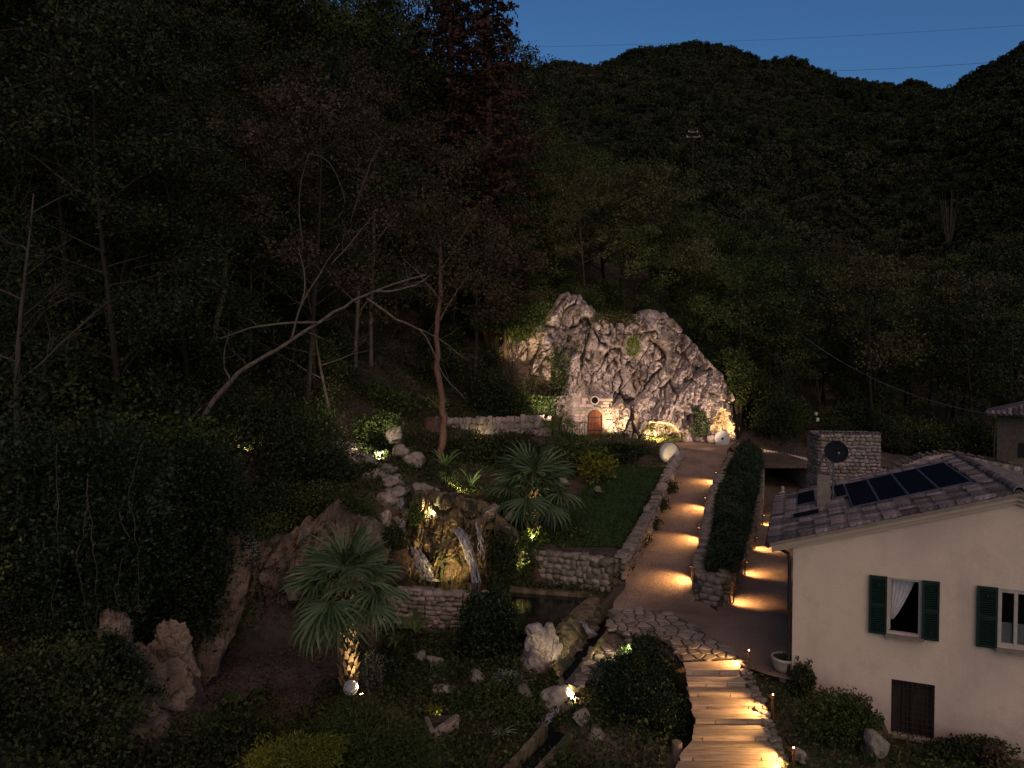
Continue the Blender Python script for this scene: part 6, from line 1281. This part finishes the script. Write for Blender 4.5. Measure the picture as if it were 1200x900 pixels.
for px, Y in ((8, 14.6), (-10, 15.5), (30, 13.6), (0, 13), (55, 13.4), (355, 27.5), (250, 22.6), (275, 23.2), (303, 23.8), (332, 24.2), (360, 24.4), (388, 24.6), (415, 25), (290, 22.4), (400, 23.6)):
    place_bush(rnd.choice(LB[:3]), X_(px, Y), Y, 'low dark bush breaking the bare soil of the bank', 'low bushes on the bare bank', rnd.uniform(.6, .9))
def rim_ok(x, y): px = 600 + FPX * x / y; return 600 < px < 900 and 46.9 < y < 54 and y > 46.9 + max(0, px - 780) * .035
for x, y in poisson(1500, (0, 22, 47, 56), 1.7, rim_ok, 15):
    pr = rnd.choice([LB[0], LB[1], LB[1], LB[2], LB[4]]); place_bush(pr, x, y, NM[pr[2].materials[0].name] + ' wild bush along the top of the pale cliff', 'wild bushes along the cliff top', rnd.uniform(.8, 1.3))
def edge_ok(x, y): px = 600 + FPX * x / y; return 872 < px < 1260 and 46.5 < y < 52 and not 940 < px < 972
for x, y in poisson(1200, (14, 42, 46, 52), 2.0, edge_ok, 17):
    pr = rnd.choice([LB[0], LB[1], LB[2]]); place_bush(pr, x, y, NM[pr[2].materials[0].name] + ' wild bush at the edge of the valley wood', 'wild bushes edging the valley wood', rnd.uniform(1.0, 1.7))
# rust-coloured feathery conifer against the sky
def conifer(seed, hgt, rad, mat):
    rg = random.Random(seed); rn = np.random.default_rng(seed); b = MB(); b.tube([(0, 0, -.5), (.1, 0, hgt * .5), (0, .1, hgt)], [.38, .25, .03], 8); C, D = [], []
    n = 150
    for i in range(n):
        t = .16 + .83 * i / n; a = i * 2.399 + rg.uniform(-.3, .3); ln = rad * (1 - t) ** .55 * rg.uniform(.6, 1.2) + .25; z = hgt * t; e = Vector((math.cos(a), math.sin(a), .12)); q = [Vector((0, 0, z))]
        for k in range(1, 5): q.append(Vector((0, 0, z)) + e * ln * k / 4 + Vector((rg.uniform(-.1, .1), rg.uniform(-.1, .1), -.11 * ln * (k / 4) ** 2)))
        b.tube(q, [.05, .04, .03, .02, .008], 4, False); m = int(85 * ln / rad) + 16; s = rn.random(m) ** .7; side = np.array((-math.sin(a), math.cos(a), 0.))
        base = np.array([np.array(q[min(3, int(v * 4))].lerp(q[min(3, int(v * 4)) + 1], v * 4 - min(3, int(v * 4)))) for v in s]); w = (rn.uniform(-1, 1, m) * (.2 + .9 * (1 - s)) * .75)[:, None]
        C.append(base + side * w + rn.normal(size=(m, 3)) * np.array((.12, .12, .16)) - np.array((0, 0, .12))); D.append(np.tile(np.array(e)[None] * .4, (m, 1)) + side * np.sign(w) - np.array((0, 0, .5)))
    tm = b.mesh('trunk', True); tm.materials.append(M['redbark']); cm = np_mesh('crown', *leaf_arrays(np.concatenate(C), .42, .42, D=np.concatenate(D), rng=rn, djit=.5)); cm.materials.append(M[mat]); return 'feathery_conifer', tm, cm
CON = conifer(4, 27, 4.6, 'leafrust'); place(CON, X_(572, 48), 48, 'tall rust-brown feathery conifer standing against the sky', rz=.5)
place(CON, X_(530, 52), 52, 'second rust-brown conifer behind the tall one deeper in the wood', sc=.95, rz=2.2)
place(PT[4], X_(556, 42.5), 42.5, 'brown-leaved tree beside the moss-lit cliff shoulder', sc=.95, z=7.2)
place(PT[4], X_(592, 45), 45, 'brown withered tree leaning over the cliff shoulder', sc=.7, z=9.5)

# tree with the reddish slanting trunk, crown of olive leaves
def drawn_tree(name, label, limbs, bark, crown=None, seed=1, cat='tree', cl=.16, twigs=5):
    """limbs: list of ([(px, py, Y) ...], r0, r1)"""
    o = P(*limbs[0][0][0]); root = empty(name, o); tag(root, label, cat); b = MB()
    for k, (L, r0, r1) in enumerate(limbs):
        q = [P(*p) - o for p in L]; s = []
        for i in range(len(q) - 1):                       # smooth the polyline
            p0, p1, p2, p3 = q[max(i - 1, 0)], q[i], q[i + 1], q[min(i + 2, len(q) - 1)]
            for t in (0, .33, .66): s.append(.5 * ((2 * p1) + (p2 - p0) * t + (2 * p0 - 5 * p1 + 4 * p2 - p3) * t * t + (3 * p1 - p0 - 3 * p2 + p3) * t ** 3))
        s.append(q[-1]); n = len(s); rt_ = random.Random(seed * 31 + k)
        s = [p + Vector([rt_.uniform(-1, 1) * (.02 + .25 * r0) * (0 < i < n - 1) for _ in range(3)]) for i, p in enumerate(s)]; b = b if k else MB(); b.tube(s, [r0 + (r1 - r0) * i / (n - 1) for i in range(n)], 8 if r0 > .06 else 5)
        for w in range(twigs):                                                  # thin side twigs that fork once
            i = rt_.randrange(n // 3, n); d = Vector((rt_.uniform(-1, 1), rt_.uniform(-.6, .6), rt_.uniform(-.3, 1))).normalized(); ln = rt_.uniform(.35, 1.3); e = s[i]; rr = max(.006, (r0 + (r1 - r0) * i / n) * .35); pts_ = [e]
            for j in range(4): d = (d + Vector((rt_.uniform(-.5, .5), rt_.uniform(-.4, .4), rt_.uniform(-.3, .35)))).normalized(); pts_.append(pts_[-1] + d * ln / 4)
            b.tube(pts_, [rr * (1 - .22 * j) for j in range(5)], 4, False)
            for j in (2, 3): d2 = (d + Vector((rt_.uniform(-1, 1), rt_.uniform(-.6, .6), rt_.uniform(-.5, .8)))).normalized(); b.tube([pts_[j], pts_[j] + d2 * ln * .25, pts_[j] + d2 * ln * .45 + Vector((0, 0, .05))], [rr * .45, rr * .3, .003], 3, False)
    b.obj('trunk', M[bark], root, smooth=True)
    if crown:
        C = []; rn = np.random.default_rng(seed)
        for (px, py, Y, r, n) in crown: C.append(np.array(P(px, py, Y) - o) + rn.normal(size=(n, 3)) * np.array(r) * .5)
        link('crown', leaf_mesh('crown', np.concatenate(C), cl, .55, rng=rn), M['leafolive' if seed != 3 else 'leafdark'], root)
    return root
rgc = random.Random(6)
cr = [(515 + rgc.gauss(0, 48), 285 + rgc.gauss(0, 45), 33 + rgc.gauss(0, 1.2), (1.0, .9, .55), 170) for _ in range(40)]
drawn_tree('slender_tree', 'slender tree with a reddish slanting trunk beside the stone terrace', [([(514,552,33),(517,530,33),(520,500,33),(517,470,33),(512,440,33),(512,410,33),(514,370,33),(516,330,33),(515,280,33)], .2, .08), ([(513,380,33),(530,350,33),(550,320,32.6)], .06, .02), ([(514,350,33),(490,320,33),(470,300,33)], .06, .02), ([(515,320,33),(540,280,33.4),(560,250,33.5)], .05, .015), ([(515,300,33),(500,260,33),(495,220,32.5)], .05, .015)], 'redbark', cr, 6)
for px, py0, py1, Y, r, lab in ((418, 474, 330, 40, .14, 'straight pale trunk of a tall tree on the leaf-strewn slope'), (436, 464, 250, 41, .13, 'straight trunk with a red painted mark on the leaf-strewn slope')):
    t = drawn_tree('slender_tree', lab, [([(px - 1, py0, Y), (px, (py0 + py1) / 2, Y), (px + 2, py1, Y)], r, r * .7), ([(px, py1 + 40, Y), (px + 22, py1 + 10, Y), (px + 40, py1 - 8, Y)], .05, .02), ([(px, py1 + 25, Y), (px - 25, py1, Y), (px - 40, py1 - 25, Y)], .05, .02)], 'palebark', [(px + rgc.gauss(0, 40), py1 - 30 + rgc.gauss(0, 30), Y, (1.0, .9, .6), 150) for _ in range(22)], 3, cl=.2)
    if px == 436: b = MB(); b.tube([P(436, 436, 41) - t.location, P(436, 430, 41) - t.location], .142, 8); b.obj('paint_mark', M['red'], t)
drawn_tree('slender_tree', 'pale grey trunk forking in the dark wood above the spotlit rocks', [([(252,402,31),(256,370,31),(263,335,31),(266,300,31),(268,280,31)], .13, .09), ([(262,335,31),(255,310,31),(258,285,30.8)], .06, .03)], 'palebark', [(262 + rgc.gauss(0, 40), 250 + rgc.gauss(0, 28), 31, (1.0, .9, .6), 150) for _ in range(20)], 3, cl=.2)
drawn_tree('leaning_tree', 'dead tree leaning far out over the slope with bare pale branches', [([(150,575,24),(190,530,24.3),(238,486,24.6),(270,448,24.9),(300,422,25.2),(340,400,25.5),(392,366,26),(430,345,26.3),(500,322,26.6)], .12, .03), ([(372,378,25.8),(330,380,25.4),(290,386,25),(255,397,24.6)], .06, .025), ([(436,342,26.3),(465,341,26.4),(495,330,26.6),(503,322,26.7)], .05, .02), ([(430,350,26.3),(465,374,26),(492,387,26),(508,412,26),(520,440,25.8),(545,468,25.6)], .045, .012), ([(486,384,26),(515,398,26.2),(545,420,26.4)], .03, .01), ([(270,450,24.9),(262,420,24.7),(268,390,24.6)], .05, .02), ([(340,400,25.5),(352,362,25.4),(375,320,25.3),(398,285,25.2)], .05, .015), ([(352,362,25.4),(358,330,25.4),(350,290,25.3)], .035, .012), ([(388,310,25.3),(412,284,25.3),(440,250,25.2)], .03, .01), ([(200,520,24.3),(215,500,24),(235,478,23.8)], .05, .02)], 'palebark')
for lab, LL in (('bare twisting bough reaching out low over the ivy slope', [([(12,420,20),(35,385,20.2),(60,360,20.4),(86,345,20.6)], .05, .015), ([(52,366,20.4),(58,390,20.3),(56,420,20.2)], .03, .01)]),
                ('thin upright bare branch high in the dark wood', [([(95,205,21),(85,160,21),(78,125,21),(62,100,21),(60,60,21),(68,0,21)], .03, .01)]),
                ('long bare bough sloping across the edge of the dark wood', [([(0,165,20),(35,180,20.2),(80,215,20.4),(130,240,20.5)], .035, .012)]),
                ('grey forked branch in the middle of the dark wood', [([(205,260,26),(200,240,26),(190,200,26),(180,165,26)], .05, .02), ([(195,215,26),(182,185,26),(160,120,26)], .035, .012)]),
                ('pair of grey branches arching together in the dark wood', [([(355,290,27),(350,230,27),(362,180,27)], .04, .02), ([(362,180,27),(385,190,27),(405,235,27),(390,262,27)], .03, .012)]),
                ('thin hooked branch rising through brown leaves in the wood', [([(410,262,28),(435,190,28),(447,165,28),(420,145,28)], .035, .01)])):
    drawn_tree('bare_bough', lab, LL, 'deadwood', seed=len(lab), cat='branch')
# hanging vines on the ivy slope
for k, (px, y0, y1) in enumerate([(64,520,850),(98,590,780),(108,560,800),(142,600,735),(160,520,720)]):
    L = [(px + rnd.uniform(-4, 4) + 6 * math.sin(i * .7 + k * 2.1), y0 + (y1 - y0) * i / 9, 14.9 - .5 * (1 - i / 9) + rnd.uniform(-.1, .1)) for i in range(10)]
    drawn_tree('hanging_vine', 'thin woody vine hanging down the ivy slope', [(L, .010, .006)], 'deadwood', cat='vine', twigs=0)['group'] = 'vines hanging on the ivy slope'
# dead poplar on the hill
pp = P(1112, 262, 150); rt = empty('bare_poplar', (pp.x, pp.y, h(pp.x, pp.y))); tag(rt, 'pale leafless poplar standing out on the dark hillside', 'tree'); b = MB(); rg = random.Random(8)
for k in range(34): a = rg.uniform(0, 6.28); q = rg.uniform(.3, 1.6); t = rg.uniform(7, 13); b.tube([(0, 0, -.5 + rg.uniform(0, 3)), (q * .7 * math.cos(a), q * .7 * math.sin(a), t * .5), (q * 1.3 * math.cos(a), q * 1.3 * math.sin(a), t)], [.10, .07, .03], 4)
b.obj('trunk', M['deadwood'], rt)

# ------------------------------------------------------------------ far wooded hills: one uncountable mass
def far_proto(seed):
    rn = np.random.default_rng(seed); C = []
    for k in range(11): c = np.array((rn.normal() * .55, rn.normal() * .55, 1.15 + rn.uniform(-.45, .75))); C.append(c + unit(rn.normal(size=(38, 3))) * np.array((.6, .6, .48)) * rn.uniform(.6, 1, (38, 1)))
    C = np.concatenate(C); me = np_mesh('far_crown', *leaf_arrays(C, .34, .8, D=C - np.array((0, 0, .9)), rng=rn, djit=.6)); me.materials.append(M['far1']); return bpy.data.objects.new('far_crown', me)
FP = [far_proto(i) for i in range(4)]
step = 2.35; gx, gy = np.meshgrid(np.arange(-110, 330, step), np.arange(80, 470, step)); x, y = gx.ravel(), gy.ravel(); x = x + R.uniform(-.45, .45, len(x)) * step; y = y + R.uniform(-.45, .45, len(y)) * step; px = 600 + FPX * x / y; k = (px > 330) & (px < 1330); x, y = x[k], y[k]
z = H(x, y) - .3; me = bpy.data.meshes.new('far_woods'); me.vertices.add(len(x)); me.vertices.foreach_set('co', np.stack([x, y, z], 1).astype(np.float32).ravel()); me.update()
sc_ = (.95 + .5 * R.random(len(x)) ** 2) * np.clip(1.15 + .35 * vnoise(xy0(x * .06, y * .06), 4), .7, 1.5)
at_ = me.attributes.new('scl', 'FLOAT', 'POINT'); at_.data.foreach_set('value', sc_.astype(np.float32)); at_ = me.attributes.new('rot', 'FLOAT', 'POINT'); at_.data.foreach_set('value', R.uniform(0, 6.28, len(x)).astype(np.float32))
fw = link('far_woods', me); tag(fw, 'dark wooded hills filling the distance under the dusk sky', 'woods', kind='stuff')
ng = bpy.data.node_groups.new('far_woods', 'GeometryNodeTree'); ng.interface.new_socket('Geometry', in_out='INPUT', socket_type='NodeSocketGeometry'); ng.interface.new_socket('Geometry', in_out='OUTPUT', socket_type='NodeSocketGeometry')
N, L = ng.nodes, ng.links; gi, go = N.new('NodeGroupInput'), N.new('NodeGroupOutput'); jn = N.new('GeometryNodeJoinGeometry'); ip = N.new('GeometryNodeInstanceOnPoints')
for f in FP:
    oi = N.new('GeometryNodeObjectInfo'); oi.inputs['Object'].default_value = f; oi.inputs['As Instance'].default_value = True; L.new(oi.outputs['Geometry'], jn.inputs[0])
ip.inputs['Pick Instance'].default_value = True; L.new(gi.outputs[0], ip.inputs['Points']); L.new(jn.outputs[0], ip.inputs['Instance'])
na = N.new('GeometryNodeInputNamedAttribute'); na.data_type = 'FLOAT'; na.inputs['Name'].default_value = 'scl'; L.new(na.outputs['Attribute'], ip.inputs['Scale'])
nr_ = N.new('GeometryNodeInputNamedAttribute'); nr_.data_type = 'FLOAT'; nr_.inputs['Name'].default_value = 'rot'; cx_ = N.new('ShaderNodeCombineXYZ'); L.new(nr_.outputs['Attribute'], cx_.inputs['Z']); L.new(cx_.outputs[0], ip.inputs['Rotation'])
L.new(ip.outputs[0], go.inputs[0]); md = fw.modifiers.new('scatter', 'NODES'); md.node_group = ng
